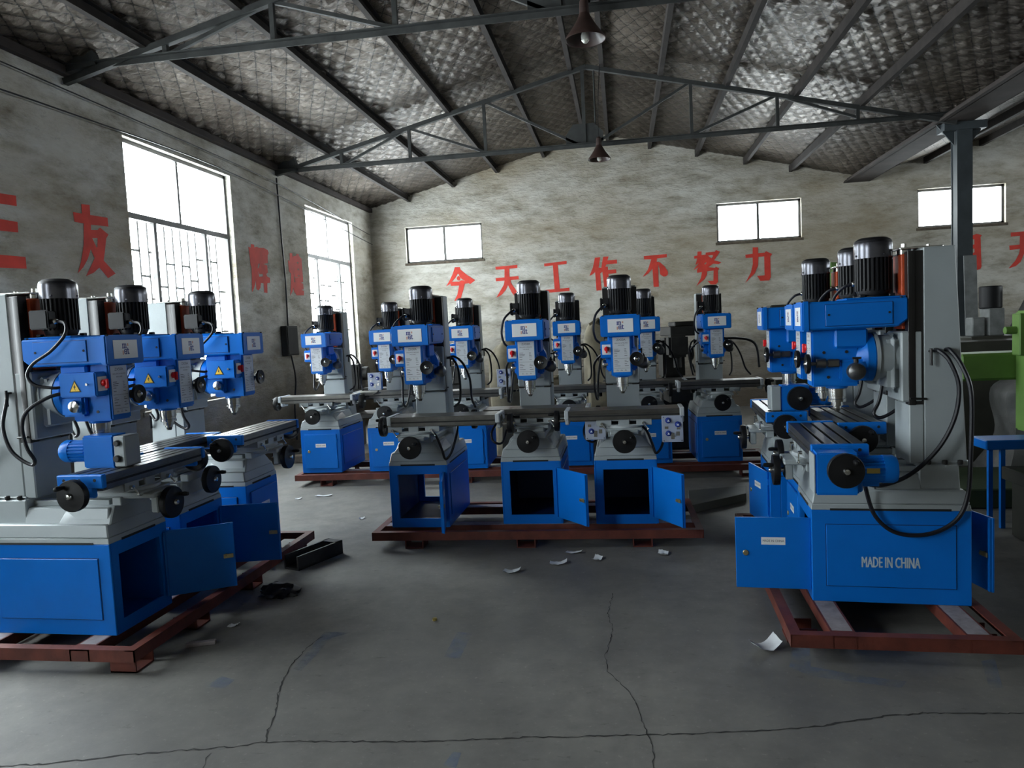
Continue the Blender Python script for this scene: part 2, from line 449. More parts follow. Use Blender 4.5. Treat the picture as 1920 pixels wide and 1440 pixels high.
def wb(mb):
    wall_cells(mb, 'y', BACK_Y, .24, WALL_X, RIGHT_X, 0, 3.85, BACK_WINDOWS)
    mb.prism([(WALL_X, 3.85), (WALL_X, EAVE), (APX, APZ), (VX, VZ), (AP2X, AP2Z), (RIGHT_X, 4.05), (RIGHT_X, 3.85)], 'y', BACK_Y, BACK_Y+.24)
wall_back = struct('wall_back', wb, PLASTER)
def wr(mb): wall_cells(mb, 'x', RIGHT_X, .24, FRONT_Y-.24, BACK_Y+.24, 0, 4.09, [(a, b, 2.3, 3.7) for a, b in RIGHT_WINDOWS])
struct('wall_right', wr, PLASTER)
def wf(mb):
    wall_cells(mb, 'y', FRONT_Y, -.24, WALL_X, RIGHT_X, 0, 3.85, [])
    mb.prism([(WALL_X, 3.85), (WALL_X, EAVE), (APX, APZ), (VX, VZ), (AP2X, AP2Z), (RIGHT_X, 4.05), (RIGHT_X, 3.85)], 'y', FRONT_Y-.24, FRONT_Y)
struct('wall_front', wf, PLASTER)

def ceil_fn(mb):
    # sagging quilted foil between the purlins, with a solid sheet above it
    ys = [FRONT_Y-.24+i*.2 for i in range(38)]+[2.4+i*.037 for i in range(321)]
    for (xa, xb) in ((WALL_X-.24, APX), (APX, VX), (VX, AP2X), (AP2X, RIGHT_X+.24)):
        near = xb <= VX
        st = .037 if near else .16
        n = int((xb-xa)/st); xs = [xa+(xb-xa)*i/n for i in range(n+1)]
        yy = ys if near else ys[:38]+ys[38::4]
        vs = []; fs = []
        for y in yy:
            for x in xs:
                z = roof_z(max(WALL_X, min(RIGHT_X, x)))
                a = (x+.5*y)/.17; b = (x-.5*y)/.17
                puff = abs(math.sin(math.pi*a))*abs(math.sin(math.pi*b))
                edge = max(0, min(1, (x-WALL_X)/1.6)) if x < 0 else 1
                s = .022*noise.noise((x*.9, y*.7, 0))+(.014*noise.noise((x*2.1, y*6, 2)) if near else 0)
                vs.append((x, y, z-puff*(.034-.014*edge)+s))
        nx = len(xs)
        for j in range(len(yy)-1):
            for i in range(nx-1): fs.append((j*nx+i, j*nx+i+1, (j+1)*nx+i+1, (j+1)*nx+i))
        mb.raw(vs, fs, 0)
    P = [(WALL_X-.3, EAVE), (APX, APZ), (VX, VZ), (AP2X, AP2Z), (RIGHT_X+.3, 4.05)]
    mb.prism([(x, z+.06) for x, z in P]+[(x, z+.10) for x, z in P[::-1]], 'y', FRONT_Y-.3, BACK_Y+.3, 0, 1)
struct('ceiling', ceil_fn, [FOIL, PURLIN])

# windows
WN = [0]
def window(wall, a0, a1, z0, z1, bars):
    WN[0] += 1
    root = bpy.data.objects.new('window_%d' % WN[0], None); COL.objects.link(root); root['kind'] = 'structure'
    if wall == 'left': T = Matrix.Translation((WALL_X-.10, 0, 0)) @ Matrix(((0,-1,0,0),(1,0,0,0),(0,0,1,0),(0,0,0,1)))
    elif wall == 'right': T = Matrix.Translation((RIGHT_X+.10, 0, 0)) @ Matrix(((0,1,0,0),(1,0,0,0),(0,0,1,0),(0,0,0,1)))
    else: T = Matrix.Translation((0, BACK_Y+.10, 0))
    def fr(mb):
        mb.M = T; t = .04
        mb.box(a0, a1, -.03, .03, z0, z0+t, 0); mb.box(a0, a1, -.03, .03, z1-t, z1, 0)
        mb.box(a0, a0+t, -.03, .03, z0, z1, 0); mb.box(a1-t, a1, -.03, .03, z0, z1, 0)
        m = (a0+a1)/2
        if bars:
            mb.box(a0, a1, -.035, .035, LZT-.03, LZT+.03, 0)
            mb.box(m-.018, m+.018, -.02, .02, LZT, z1, 0)
            for q in (.26, .74):
                x = a0+(a1-a0)*q; mb.box(x-.024, x+.024, -.025, .025, z0, LZT, 0)
        else: mb.box(m-.022, m+.022, -.025, .025, z0, z1, 0)
    part('window_frame', fr, FRAME, root)
    m = (a0+a1)/2
    panes = [(a0+.02, m, z0+.02, z1-.02), (m, a1-.02, z0+.02, z1-.02)]
    if bars:
        q = [a0+.02, a0+(a1-a0)*.26, a0+(a1-a0)*.74, a1-.02]
        panes = [(a0+.02, m, LZT, z1-.02), (m, a1-.02, LZT, z1-.02)]+[(q[i], q[i+1], z0+.02, LZT) for i in range(3)]
    for p in panes:
        def pn(mb, p=p): mb.M = T; mb.box(p[0], p[1], -.002, .002, p[2], p[3], 0)
        part('glass_pane', pn, GLASS, root)
    if bars:
        def br(mb):
            mb.M = T; n = 13; s = (a1-a0-.08)/n
            for i in range(1, n):
                x = a0+.04+s*i; mb.box(x-.011, x+.011, .05, .062, z0, LZT, 0)
            for i in range(n):
                x = a0+.04+s*i
                for z in ((2.62, 2.12, 1.62, 1.15) if i % 2 else (2.36, 1.86, 1.38)):
                    zz = z-.10*((i//4) % 2)
                    mb.box(x, x+s, .05, .062, zz, zz+.022, 0)
        part('security_bars', br, FRAME, root)
for a0, a1 in LEFT_WINDOWS: window('left', a0, a1, LZ0, LZ1, True)
for x0, x1, z0, z1 in BACK_WINDOWS: window('back', x0, x1, z0, z1, False)
for a0, a1 in RIGHT_WINDOWS: window('right', a0, a1, 2.3, 3.7, False)

# sills / reveals trim
TN = [0]
def trim(fn, mat):
    TN[0] += 1; return struct('trim_%d' % TN[0], fn, mat)
for a0, a1 in LEFT_WINDOWS: trim(lambda mb: mb.box(WALL_X-.2, WALL_X+.02, a0-.04, a1+.04, LZ0-.05, LZ0+.004, .004), PLASTER)
for x0, x1, z0, z1 in BACK_WINDOWS: trim(lambda mb: mb.box(x0-.03, x1+.03, BACK_Y-.015, BACK_Y+.2, z0-.045, z0+.003, .004), WOOD)
trim(lambda mb: mb.box(WALL_X, WALL_X+.07, FRONT_Y, BACK_Y, EAVE-.09, EAVE-.01, .004), GIRDER)

# painted characters
NAMES = {'jin':'now','tian':'sky','gong':'work','zuo':'make','bu':'not','nu':'strive','li':'strength','ming':'bright','san':'three','you':'friend','hui':'brilliance','huang':'splendour'}
LETTERS = [('jin','back',[[[(-3.179,2.893),(-3.08,2.888),(-3.065,2.838),(-2.94,2.725),(-2.786,2.62),(-2.893,2.547),(-2.918,2.569),(-2.998,2.56),(-3.039,2.431),(-3.109,2.237),(-3.225,2.243),(-3.158,2.36),(-3.113,2.532),(-3.279,2.537),(-3.282,2.58),(-3.373,2.531),(-3.293,2.649),(-3.226,2.771)],[(-3.254,2.614),(-3.176,2.69),(-3.126,2.765),(-3.107,2.754),(-3.096,2.705),(-3.062,2.664),(-2.985,2.612),(-3.02,2.627),(-3.064,2.632),(-3.115,2.609)]],[[(-3.115,2.722),(-3.09,2.695),(-3.076,2.665),(-3.094,2.635),(-3.128,2.633),(-3.15,2.654),(-3.153,2.681),(-3.136,2.707)]]]),('tian','back',[[[(-2.38,2.851),(-1.95,2.863),(-1.953,2.804),(-2.109,2.799),(-2.113,2.646),(-1.937,2.647),(-1.933,2.586),(-2.091,2.579),(-2.093,2.532),(-1.993,2.373),(-1.882,2.252),(-1.982,2.2),(-2.083,2.339),(-2.15,2.487),(-2.208,2.385),(-2.29,2.303),(-2.39,2.26),(-2.305,2.39),(-2.231,2.501),(-2.214,2.577),(-2.379,2.573),(-2.385,2.635),(-2.211,2.64),(-2.203,2.795),(-2.373,2.797)]]]),('gong','back',[[[(-1.433,2.855),(-1.002,2.881),(-1.004,2.823),(-1.174,2.814),(-1.154,2.364),(-0.972,2.373),(-0.971,2.311),(-1.435,2.298),(-1.432,2.355),(-1.255,2.361),(-1.268,2.811),(-1.432,2.802)]]]),('zuo','back',[[[(-0.467,2.908),(-0.368,2.91),(-0.405,2.717),(-0.353,2.714),(-0.312,2.914),(-0.21,2.915),(-0.236,2.842),(-0.058,2.846),(-0.057,2.775),(-0.257,2.77),(-0.277,2.728),(-0.231,2.725),(-0.229,2.665),(-0.078,2.666),(-0.077,2.595),(-0.226,2.59),(-0.209,2.302),(-0.309,2.298),(-0.337,2.638),(-0.38,2.603),(-0.364,2.292),(-0.46,2.288),(-0.473,2.637),(-0.531,2.593),(-0.581,2.574),(-0.512,2.724)]]]),('bu','back',[[[(0.441,2.881),(0.865,2.893),(0.863,2.832),(0.682,2.822),(0.675,2.765),(0.74,2.744),(0.823,2.66),(0.876,2.561),(0.87,2.508),(0.835,2.481),(0.792,2.478),(0.733,2.525),(0.722,2.631),(0.696,2.72),(0.699,2.296),(0.604,2.299),(0.594,2.639),(0.508,2.547),(0.405,2.492),(0.51,2.626),(0.577,2.811),(0.444,2.818)]]]),('nu','back',[[[(1.422,2.901),(1.495,2.902),(1.49,2.836),(1.565,2.837),(1.569,2.875),(1.732,2.881),(1.753,2.909),(1.823,2.876),(1.776,2.81),(1.714,2.724),(1.845,2.681),(1.794,2.65),(1.696,2.663),(1.609,2.604),(1.724,2.588),(1.745,2.604),(1.803,2.57),(1.777,2.533),(1.775,2.325),(1.736,2.284),(1.643,2.286),(1.586,2.354),(1.692,2.351),(1.701,2.538),(1.582,2.531),(1.58,2.475),(1.536,2.391),(1.382,2.269),(1.468,2.413),(1.492,2.524),(1.406,2.512),(1.401,2.569),(1.431,2.615),(1.339,2.568),(1.442,2.692),(1.376,2.658),(1.414,2.777),(1.359,2.775),(1.355,2.822),(1.415,2.829)],[(1.607,2.817),(1.683,2.824),(1.7,2.806),(1.673,2.764),(1.64,2.784)],[(1.535,2.669),(1.57,2.701),(1.581,2.683),(1.551,2.654)]]]),('li','back',[[[(2.404,2.916),(2.499,2.913),(2.498,2.804),(2.612,2.809),(2.638,2.833),(2.744,2.775),(2.71,2.731),(2.71,2.358),(2.684,2.299),(2.526,2.3),(2.47,2.394),(2.603,2.398),(2.603,2.741),(2.498,2.737),(2.491,2.577),(2.43,2.443),(2.259,2.277),(2.363,2.464),(2.4,2.616),(2.4,2.731),(2.278,2.732),(2.271,2.792),(2.401,2.8)]]]),('ming','back',[[[(5.773,2.876),(5.951,2.879),(5.955,2.539),(5.786,2.534)],[(5.835,2.835),(5.893,2.836),(5.895,2.739),(5.837,2.737)],[(5.839,2.68),(5.897,2.681),(5.899,2.594),(5.842,2.592)]],[[(6.047,2.863),(6.181,2.91),(6.262,2.879),(6.243,2.85),(6.257,2.329),(6.238,2.294),(6.161,2.276),(6.113,2.317),(6.151,2.351),(6.147,2.506),(6.099,2.504),(6.065,2.398),(6.007,2.318),(6.046,2.512)],[(6.099,2.818),(6.143,2.82),(6.144,2.728),(6.099,2.723)],[(6.099,2.653),(6.144,2.656),(6.145,2.594),(6.099,2.566)]]]),('tian','back',[[[(6.727,2.894),(7.136,2.907),(7.136,2.841),(6.972,2.834),(6.972,2.684),(7.155,2.693),(7.155,2.627),(6.977,2.616),(6.987,2.576),(7.091,2.427),(7.213,2.297),(7.138,2.251),(7.016,2.401),(6.94,2.518),(6.884,2.378),(6.808,2.311),(6.69,2.277),(6.799,2.404),(6.86,2.523),(6.874,2.606),(6.709,2.592),(6.704,2.671),(6.869,2.678),(6.873,2.83),(6.727,2.823)]]]),('san','left',[[[(5.086,2.879),(5.374,2.892),(5.373,2.808),(5.076,2.798)]],[[(5.076,2.679),(5.364,2.679),(5.363,2.595),(5.064,2.581)]],[[(4.996,2.392),(5.413,2.401),(5.413,2.305),(4.984,2.286)]]]),('you','left',[[[(6.108,2.944),(6.215,2.953),(6.212,2.861),(6.442,2.869),(6.445,2.786),(6.209,2.772),(6.206,2.724),(6.29,2.733),(6.328,2.761),(6.437,2.708),(6.401,2.669),(6.365,2.539),(6.339,2.453),(6.489,2.341),(6.379,2.289),(6.272,2.381),(6.19,2.327),(6.086,2.289),(6.193,2.426),(6.219,2.466),(6.179,2.544),(6.129,2.448),(6.063,2.368),(5.987,2.307),(6.042,2.42),(6.093,2.572),(6.117,2.77),(6.003,2.771),(5.995,2.855),(6.105,2.858)],[(6.211,2.65),(6.283,2.658),(6.269,2.571),(6.259,2.566)]]]),('hui','left',[[[(9.195,2.92),(9.274,2.92),(9.274,2.885),(9.348,2.901),(9.396,2.892),(9.547,2.906),(9.647,2.887),(9.676,2.849),(9.639,2.813),(9.628,2.706),(9.497,2.683),(9.606,2.671),(9.608,2.573),(9.562,2.55),(9.583,2.518),(9.658,2.503),(9.657,2.437),(9.569,2.424),(9.557,2.288),(9.464,2.292),(9.466,2.418),(9.391,2.417),(9.365,2.348),(9.31,2.312),(9.256,2.326),(9.251,2.437),(9.193,2.339),(9.129,2.277),(9.153,2.494),(9.162,2.612),(9.14,2.649),(9.128,2.804),(9.116,2.88),(9.176,2.867)],[(9.356,2.675),(9.397,2.678),(9.364,2.62),(9.33,2.613)],[(9.34,2.57),(9.368,2.536),(9.46,2.542),(9.455,2.51),(9.354,2.499)]]]),('huang','left',[[[(10.339,2.914),(10.418,2.917),(10.434,2.853),(10.462,2.882),(10.555,2.895),(10.559,2.922),(10.642,2.926),(10.648,2.899),(10.736,2.862),(10.736,2.726),(10.743,2.573),(10.733,2.508),(10.651,2.493),(10.733,2.481),(10.74,2.395),(10.65,2.384),(10.744,2.377),(10.732,2.304),(10.481,2.293),(10.399,2.347),(10.378,2.408),(10.339,2.345),(10.259,2.276),(10.34,2.608),(10.27,2.638),(10.264,2.811),(10.318,2.781)],[(10.561,2.802),(10.617,2.805),(10.613,2.78),(10.561,2.777)],[(10.57,2.701),(10.621,2.703),(10.618,2.681),(10.57,2.68)],[(10.568,2.602),(10.618,2.602),(10.615,2.586),(10.57,2.585)],[(10.443,2.633),(10.453,2.563),(10.659,2.574),(10.451,2.554),(10.457,2.488),(10.425,2.49)]]])]
for nm, wall, polys in LETTERS:
    def lf(mb):
        for loops in polys:
            L = [[Vector((p[0], p[1], 0)) for p in lp] for lp in loops]
            tri = tessellate_polygon(L)
            flat = [p for lp in L for p in lp]
            if wall == 'back': vs = [(p.x, BACK_Y-.004, p.y) for p in flat]
            else: vs = [(WALL_X+.004, p.x, p.y) for p in flat]
            mb.raw(vs, [tuple(t) for t in tri])
    part('painted_character', lf, REDPAINT, wall_back if wall == 'back' else wall_left, label='red painted Chinese character')

# roof purlins and ridge purlins
PX = [(-4.02, 'lowest purlin of the left roof slope, just above the left wall'), (-3.12, 'second dark purlin up the left roof slope from the wall'),
      (-2.26, 'third dark purlin up the left roof slope from the wall'), (-1.35, 'fourth dark purlin up the left slope, next below the ridge pair'),
      (-.57, 'ridge purlin on the left side of the roof peak'), (-.15, 'ridge purlin on the right side of the roof peak'),
      (.61, 'first dark purlin down the right slope from the ridge pair'), (1.45, 'second dark purlin down the right slope from the ridge'),
      (2.30, 'third dark purlin down the right slope from the ridge'), (3.09, 'lowest dark purlin of the right slope, above the valley girder'),
      (5.35, 'first purlin of the far right bay beyond the valley girder'), (6.25, 'second purlin of the far right bay beyond the valley girder'), (7.15, 'third purlin of the far right bay beyond the valley girder')]
for x, lb in PX:
    z = roof_z(x)-.075
    def pf(mb):
        y0, y1 = FRONT_Y, BACK_Y
        mb.prism([(x-.028, z-.055), (x+.028, z-.055), (x+.028, z-.048), (x-.02, z-.048), (x-.02, z+.05), (x+.028, z+.05), (x+.028, z+.057), (x-.028, z+.057)], 'y', y0, y1)
    solo('roof_purlin', pf, PURLIN, lb, 'roof beam', group='roof purlins')

# valley girder + column
def gird(mb):
    x0, x1, z0, z1 = 4.05, 4.43, 3.95, 4.01
    mb.box(x0, x1, FRONT_Y, BACK_Y, z0, z0+.012, 0); mb.box(x0, x0+.012, FRONT_Y, BACK_Y, z0, z1+.02, 0); mb.box(x1-.012, x1, FRONT_Y, BACK_Y, z0, z1+.02, 0)
    mb.box(x0-.06, x0, FRONT_Y, BACK_Y, z1-.06, z1-.045, 0); mb.box(x0-.05, x0, FRONT_Y, BACK_Y, z0+.02, z0+.035, 0)
solo('valley_girder', gird, GIRDER, 'long brown boxed steel girder under the roof valley on the right', 'girder')
col = thing('steel_column', 'dark slate steel column carrying the valley girder on the right', 'column', (4.33, 10.2, 0))
def cf(mb):
    mb.box(-.09, .09, -.09, -.075, .02, 3.85, 0); mb.box(-.09, .09, .075, .09, .02, 3.85, 0); mb.box(-.008, .008, -.08, .08, .02, 3.85, 0)
    mb.box(-.08, -.07, -.075, .075, .02, 3.85, 0)
part('column_shaft', cf, COLUMNP, col)
part('head_plate', lambda mb: mb.box(-.25, .25, -.12, .12, 3.85, 3.948, .004), COLUMNP, col)
part('base_plate', lambda mb: mb.box(-.18, .18, -.18, .18, 0, .02, .002), COLUMNP, col)
def brk(mb):
    mb.prism([(-.30, 3.948), (-.09, 3.68), (-.09, 3.948)], 'y', -.01, .01); mb.prism([(.30, 3.948), (.09, 3.68), (.09, 3.948)], 'y', -.01, .01)
part('gusset_bracket', brk, COLUMNP, col)

# trusses
def truss(y, lb, left=True):
    t = thing('roof_truss', lb, 'roof truss', (0, y, 0))
    zb = 4.06 if y > 8 else 4.14
    xl, xr = WALL_X+.02, 4.2
    top = lambda x: roof_z(x)-.145
    def bc(mb): mb.angle((xl, 0, zb), (xr, 0, zb), .055, .055, .007)
    part('bottom_chord', bc, TRUSS, t)
    def tc(s):
        def f(mb):
            a = (xl, 0, top(xl)) if s < 0 else (APX, 0, top(APX)); b = (APX, 0, top(APX)) if s < 0 else (xr, 0, top(xr))
            mb.beam(a, b, .055, .055)
        return f
    part('top_chord', tc(-1), TRUSS, t); part('top_chord', tc(1), TRUSS, t)
    xs = [-3.83, -2.83, -1.76, .99, 2.07, 3.045]
    for x in xs: part('vertical_strut', lambda mb: mb.beam((x, 0, zb), (x, 0, top(x)), .04, .04), TRUSS, t)
    part('king_post', lambda mb: mb.beam((APX-.05, 0, zb), (APX-.05, 0, top(APX)), .045, .045), TRUSS, t)
    part('tie_rod', lambda mb: mb.rod((APX+.10, .02, zb), (APX+.10, .02, top(APX)), .012), TRUSS, t)
    dg = [((-3.80, zb), (-2.85, top(-2.85))), ((-2.83, top(-2.83)), (-1.76, zb)), ((-1.74, top(-1.74)), (-.5, zb)), ((-.25, zb), (.98, top(.98))), ((1.0, zb), (2.06, top(2.06))), ((2.08, top(2.08)), (3.03, zb+.04)),]
    for (xa, za), (xb, zc) in dg: part('diagonal_strut', lambda mb: mb.beam((xa, .01, za), (xb, .01, zc), .032, .032), TRUSS, t)
    def gus(mb):
        mb.prism([(APX-.30, zb-.03), (APX+.2, zb-.03), (APX+.2, zb+.14), (APX+.08, zb+.26), (APX-.2, zb+.26), (APX-.30, zb+.12)], 'y', -.006, .006)
    part('gusset_plate', gus, TRUSS, t)
    def sh(mb):
        mb.prism([(xl, zb-.08), (xl+.34, zb-.03), (xl+.30, zb+.16), (xl, zb+.12)], 'y', -.04, .04)
    part('wall_shoe', sh, TRUSS, t)
truss(6.02, 'nearer steel roof truss crossing the top of the hall')
truss(10.04, 'far steel roof truss in front of the back gable')

# pendant lamps
def lamp(x, y, z, s, wire, lb):
    t = thing('pendant_lamp', lb, 'lamp', (x, y, z))
    def sf(mb):
        mb.lathe([(.03*s, .22*s), (.045*s, .17*s), (.075*s, .115*s), (.12*s, .05*s), (.155*s, .005*s), (.158*s, -.012*s), (.152*s, -.010*s), (.115*s, .045*s), (.07*s, .108*s), (.03*s, .15*s)], seg=32)
    part('lamp_shade', sf, SHADE, t)
    part('lamp_socket', lambda mb: mb.lathe([(.02*s, .30*s), (.035*s, .28*s), (.04*s, .19*s), (.03*s, .10*s)], seg=16), SHADE, t)
    part('light_bulb', lambda mb: mb.lathe([(.012*s, .10*s), (.018*s, .07*s), (.034*s, .02*s), (.03*s, -.015*s), (.012*s, -.035*s)], seg=16), BULB, t)
    part('hanging_wire', lambda mb: mb.tube([(0,0,.22*s), (.004,0,wire*.5), (.05,0,wire)], .005, 6), RUBBER, t)
lamp(-.205, 6.02-.12, 3.845, 1.0, 1.23, 'large conical rusty shade lamp hanging beside the nearer roof truss')
lamp(-.22, 10.04-.15, 3.81, .95, 1.265, 'small dark shade lamp hanging by the far roof truss at the gable')

# wires along the left wall and the black mark with meter box
def wire1(mb):
    mb.tube([(WALL_X+.05, 3.5, 3.93), (WALL_X+.05, 6.0, 3.92), (WALL_X+.05, 10.0, 3.86), (WALL_X+.05, 13.8, 3.60)], .006, 6, 6)
solo('overhead_wire', wire1, RUBBER, 'thin upper wire strung along the top of the left wall', 'wire')
def wire2(mb):
    mb.tube([(WALL_X+.06, 3.5, 3.62), (WALL_X+.06, 6.0, 3.72), (WALL_X+.06, 9.0, 3.74), (WALL_X+.06, 13.9, 3.42)], .007, 6, 6)
solo('slack_wire', wire2, RUBBER, 'thin lower wire sagging across the left wall windows', 'wire')
def wire3(mb):
    mb.tube([(WALL_X+.02, 10.04, 3.95), (WALL_X+.02, 10.06, 3.2), (WALL_X+.02, 10.1, 2.5), (WALL_X+.02, 10.08, 1.9), (WALL_X+.02, 10.1, 1.75)], .011, 6, 6)
solo('power_conduit', wire3, RUBBER, 'dark cable running down the left wall between the two windows', 'cable')
fb = thing('fuse_box', 'sooty black fuse box on the left wall below the painted characters', 'fuse box', (WALL_X, 10.0, 1.45))
part('box_body', lambda mb: mb.box(.005, .10, -.14, .22, -.05, .38, .006), DARKPAINT, fb)
part('box_cover', lambda mb: mb.box(.10, .108, -.12, .20, -.03, .36, .003), DARKPAINT, fb)
part('lead_out_cable', lambda mb: mb.tube([(.03, .1, -.05), (.05, .15, -.4), (.03, .1, -.8), (.03, .1, -1.3)], .012, 6), RUBBER, fb)

# ------------------------------------------------------------------ drilling and milling machines
# local frame: front faces -Y, origin at the centre of the cabinet's underside
CY0, CY1, CW, CH = -.37, .37, .23, .48
def logo(mb, c, s, X, mi_ink, mi_peach):
    """stacked m / at mark, s = height of the whole mark"""
    u = s/12.5
    m_ = [(-5.6,-4.9,5.3,6.0),(-5.2,-3.8,1.2,6.0),(-5.7,-3.3,.6,1.5),(-3.8,-1.6,5.0,6.0),(-2.6,-1.4,1.2,5.8),(-3.0,-1.0,.6,1.5),(-1.4,.4,5.0,6.0),(-.2,1.1,1.2,5.8),(-.7,1.7,.6,1.5)]
    a_ = [(-2.2,1.0,-1.2,-.2),(-2.8,-1.5,-5.2,-.8),(-2.2,.6,-5.9,-4.9),(.2,1.5,-5.9,-.2),(-.4,2.0,-5.9,-5.1),(-2.2,.6,-3.4,-2.6)]
    t_ = [(2.6,3.9,-5.6,1.2),(1.8,5.0,-1.2,-.3),(2.9,5.4,-5.9,-4.9),(4.6,5.4,-5.4,-4.2)]
    mb.rects(m_+a_+t_, c, u, X, mi=mi_ink)
    mb.rects([(2.4,4.6,3.2,6.2),(-5.6,-3.4,-6.2,-1.6)], c, u, X, mi=mi_peach)

def f_cabinet(front_open, rear_open):
    def f(mb):
        t = .012; w = CW
        mb.box(-w, -w+t, CY0, CY1, 0, CH, .003); mb.box(w-t, w, CY0, CY1, 0, CH, .003)
        i = .001
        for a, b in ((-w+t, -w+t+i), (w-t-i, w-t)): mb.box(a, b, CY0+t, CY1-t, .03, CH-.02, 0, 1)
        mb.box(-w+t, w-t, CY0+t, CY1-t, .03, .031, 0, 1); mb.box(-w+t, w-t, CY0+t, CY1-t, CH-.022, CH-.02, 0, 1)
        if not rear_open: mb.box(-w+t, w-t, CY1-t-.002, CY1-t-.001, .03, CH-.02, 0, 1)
        mb.box(-w+t, w-t, CY0+.01, CY1-.01, 0, .03, 0); mb.box(-w+t, w-t, CY0+.01, CY1-.01, CH-.02, CH, 0)
        for y0, y1, op in ((CY0, CY0+t, front_open), (CY1-t, CY1, rear_open)):
            if op:
                mb.box(-w+t, -.172, y0, y1, 0, CH, 0); mb.box(.172, w-t, y0, y1, 0, CH, 0)
                mb.box(-.172, .172, y0, y1, 0, .07, 0); mb.box(-.172, .172, y0, y1, .412, CH, 0)
                for yy in ((y0+.002, y0+.02) if y0 < 0 else (y1-.02, y1-.002),):
                    mb.box(-.172, -.165, yy[0], yy[1]+.006, .07, .412, 0); mb.box(.165, .172, yy[0], yy[1]+.006, .07, .412, 0)
            else: mb.box(-w+t, w-t, y0, y1, 0, CH, 0)
    return f
def f_sidepanel(s):
    def f(mb):
        a, b = (CW+.0005, CW+.006) if s > 0 else (-CW-.006, -CW-.0005)
        mb.box(a, b, -.30, .30, .085, .405, .002)
        c, d = (CW, CW+.0012) if s > 0 else (-CW-.0012, -CW)
        mb.box(c, d, -.3035, .3035, .0815, .4085, 0, 1)
    return f
def f_door(mb):      # hinge axis at x=0, leaf towards -x, outer face at -y
    mb.box(-.375, 0, -.014, -.002, .05, .43, .002)
    mb.box(-.372, -.36, -.002, .010, .055, .425, 0); mb.box(-.012, -.003, -.002, .010, .055, .425, 0)
    for z in (.11, .36): mb.cyl((.004, -.006, 0), 'z', z-.02, z+.02, .007, 8)
def f_lock(mb):
    mb.cyl((-.325, 0, .24), 'y', -.020, -.010, .015, 16, .002); mb.box(-.327, -.323, -.0215, -.018, .233, .247, 0)
    mb.cyl((-.325, 0, .24), 'y', -.004, .018, .010, 12)
    mb.box(-.365, -.312, .016, .020, .228, .252, .001); mb.cyl((-.325, 0, .24), 'y', .018, .028, .007, 6)
def f_doorlabel(mb):
    mb.box(-.245, -.125, -.0152, -.0141, .285, .325, 0, 0)
    mb.text('MADE IN CHINA', (-.185, -.0155, .305), .017, mi=1, sx=.85)
def f_casting(mb):
    w = CW
    mb.frus((-w, w, CY0, CY1), CH, (-w+.004, w-.004, CY0+.004, CY1-.004), CH+.03, .002)
    mb.frus((-w+.004, w-.004, CY0+.004, CY1-.004), CH+.03, (-w+.02, w-.02, CY0+.02, CY1-.02), CH+.10, .006)
    # raised bed with sloping nose
    mb.frus((-.185, .185, CY0+.03, .16), CH+.095, (-.155, .155, CY0+.045, .16), .655, .006)
    mb.poly([(-.20, CY0+.01, CH+.09), (.20, CY0+.01, CH+.09), (.20, -.05, CH+.09), (-.20, -.05, CH+.09)],
            [(-.125, CY0+.035, .66), (.125, CY0+.035, .66), (.15, -.08, .66), (-.15, -.08, .66)], .006)
    mb.box(-.12, .12, CY0-.002, CY0+.05, .655, .70, .004)
    # dovetail rails of the bed
    mb.box(-.115, -.06, -.30, .16, .655, .685, .003); mb.box(.06, .115, -.30, .16, .655, .685, .003)
    mb.frus((-.175, .175, .15, CY1-.03), CH+.09, (-.165, .165, .155, CY1-.035), .70, .006)
def f_slot(mb):
    mb.box(-.135, .135, CY0-.0015, CY0+.02, CH-.002, CH+.010, 0)
    for s in (1, -1):
        mb.box(min(s*CW, s*(CW+.0015)), max(s*CW, s*(CW+.0015)), -.28, .28, CH-.002, CH+.009, 0)
def f_column(mb):
    w = .13
    mb.poly([(-w, .19, .70), (w, .19, .70), (w, .385, .70), (-w, .385, .70)], [(-w, .19, 1.79), (w, .19, 1.79), (w, .335, 1.79), (-w, .335, 1.79)], .005)
    mb.box(-w-.012, w+.012, .175, .40, .69, .712, .004)
    mb.box(-w, w, .12, .19, .70, 1.005, .006)
def f_ways(mb):
    for s in (-1, 1):
        mb.prism([(s*.128, .19), (s*.128, .155), (s*.135, .15), (s*.135, .118), (s*.076, .118), (s*.076, .19)][::s], 'z', 1.0, 1.775, .002)
def f_recess(mb):
    mb.box(-.074, .074, .105, .189, 1.385, 1.765, .004)
def f_screw(mb):
    mb.box(-.07, .07, .10, .30, 1.79, 1.80, .002); mb.cyl((0, .135, 0), 'z', 1.765, 1.792, .035, 16, .003); mb.cyl((0, .135, 0), 'z', 1.80, 1.822, .014, 6); mb.cyl((0, .25, 0), 'z', 1.80, 1.812, .010, 6)
def f_colbolt(mb):
    for s in (-1, 1):
        for y in (.20, .275, .345):
            mb.cyl((s*.155, y, 0), 'z', .70, .722, .013, 10, .003)
        mb.rod((s*.131, .215, 1.27), (s*.165, .215, 1.27), .006); mb.rod((s*.16, .215, 1.285), (s*.16, .215, 1.20), .007)
        mb.rod((s*.131, .20, 1.03), (s*.15, .12, 1.035), .006)
def f_carriage(mb):
    mb.box(-.132, .132, .085, .185, 1.015, 1.375, .008)
    mb.box(-.118, .118, .03, .09, 1.06, 1.365, .03, seg=3)
    mb.lathe([(.11, .10), (.115, .0), (.128, -.005), (.128, -.022)][::-1], (0, 0, 1.245), 'y', 40)
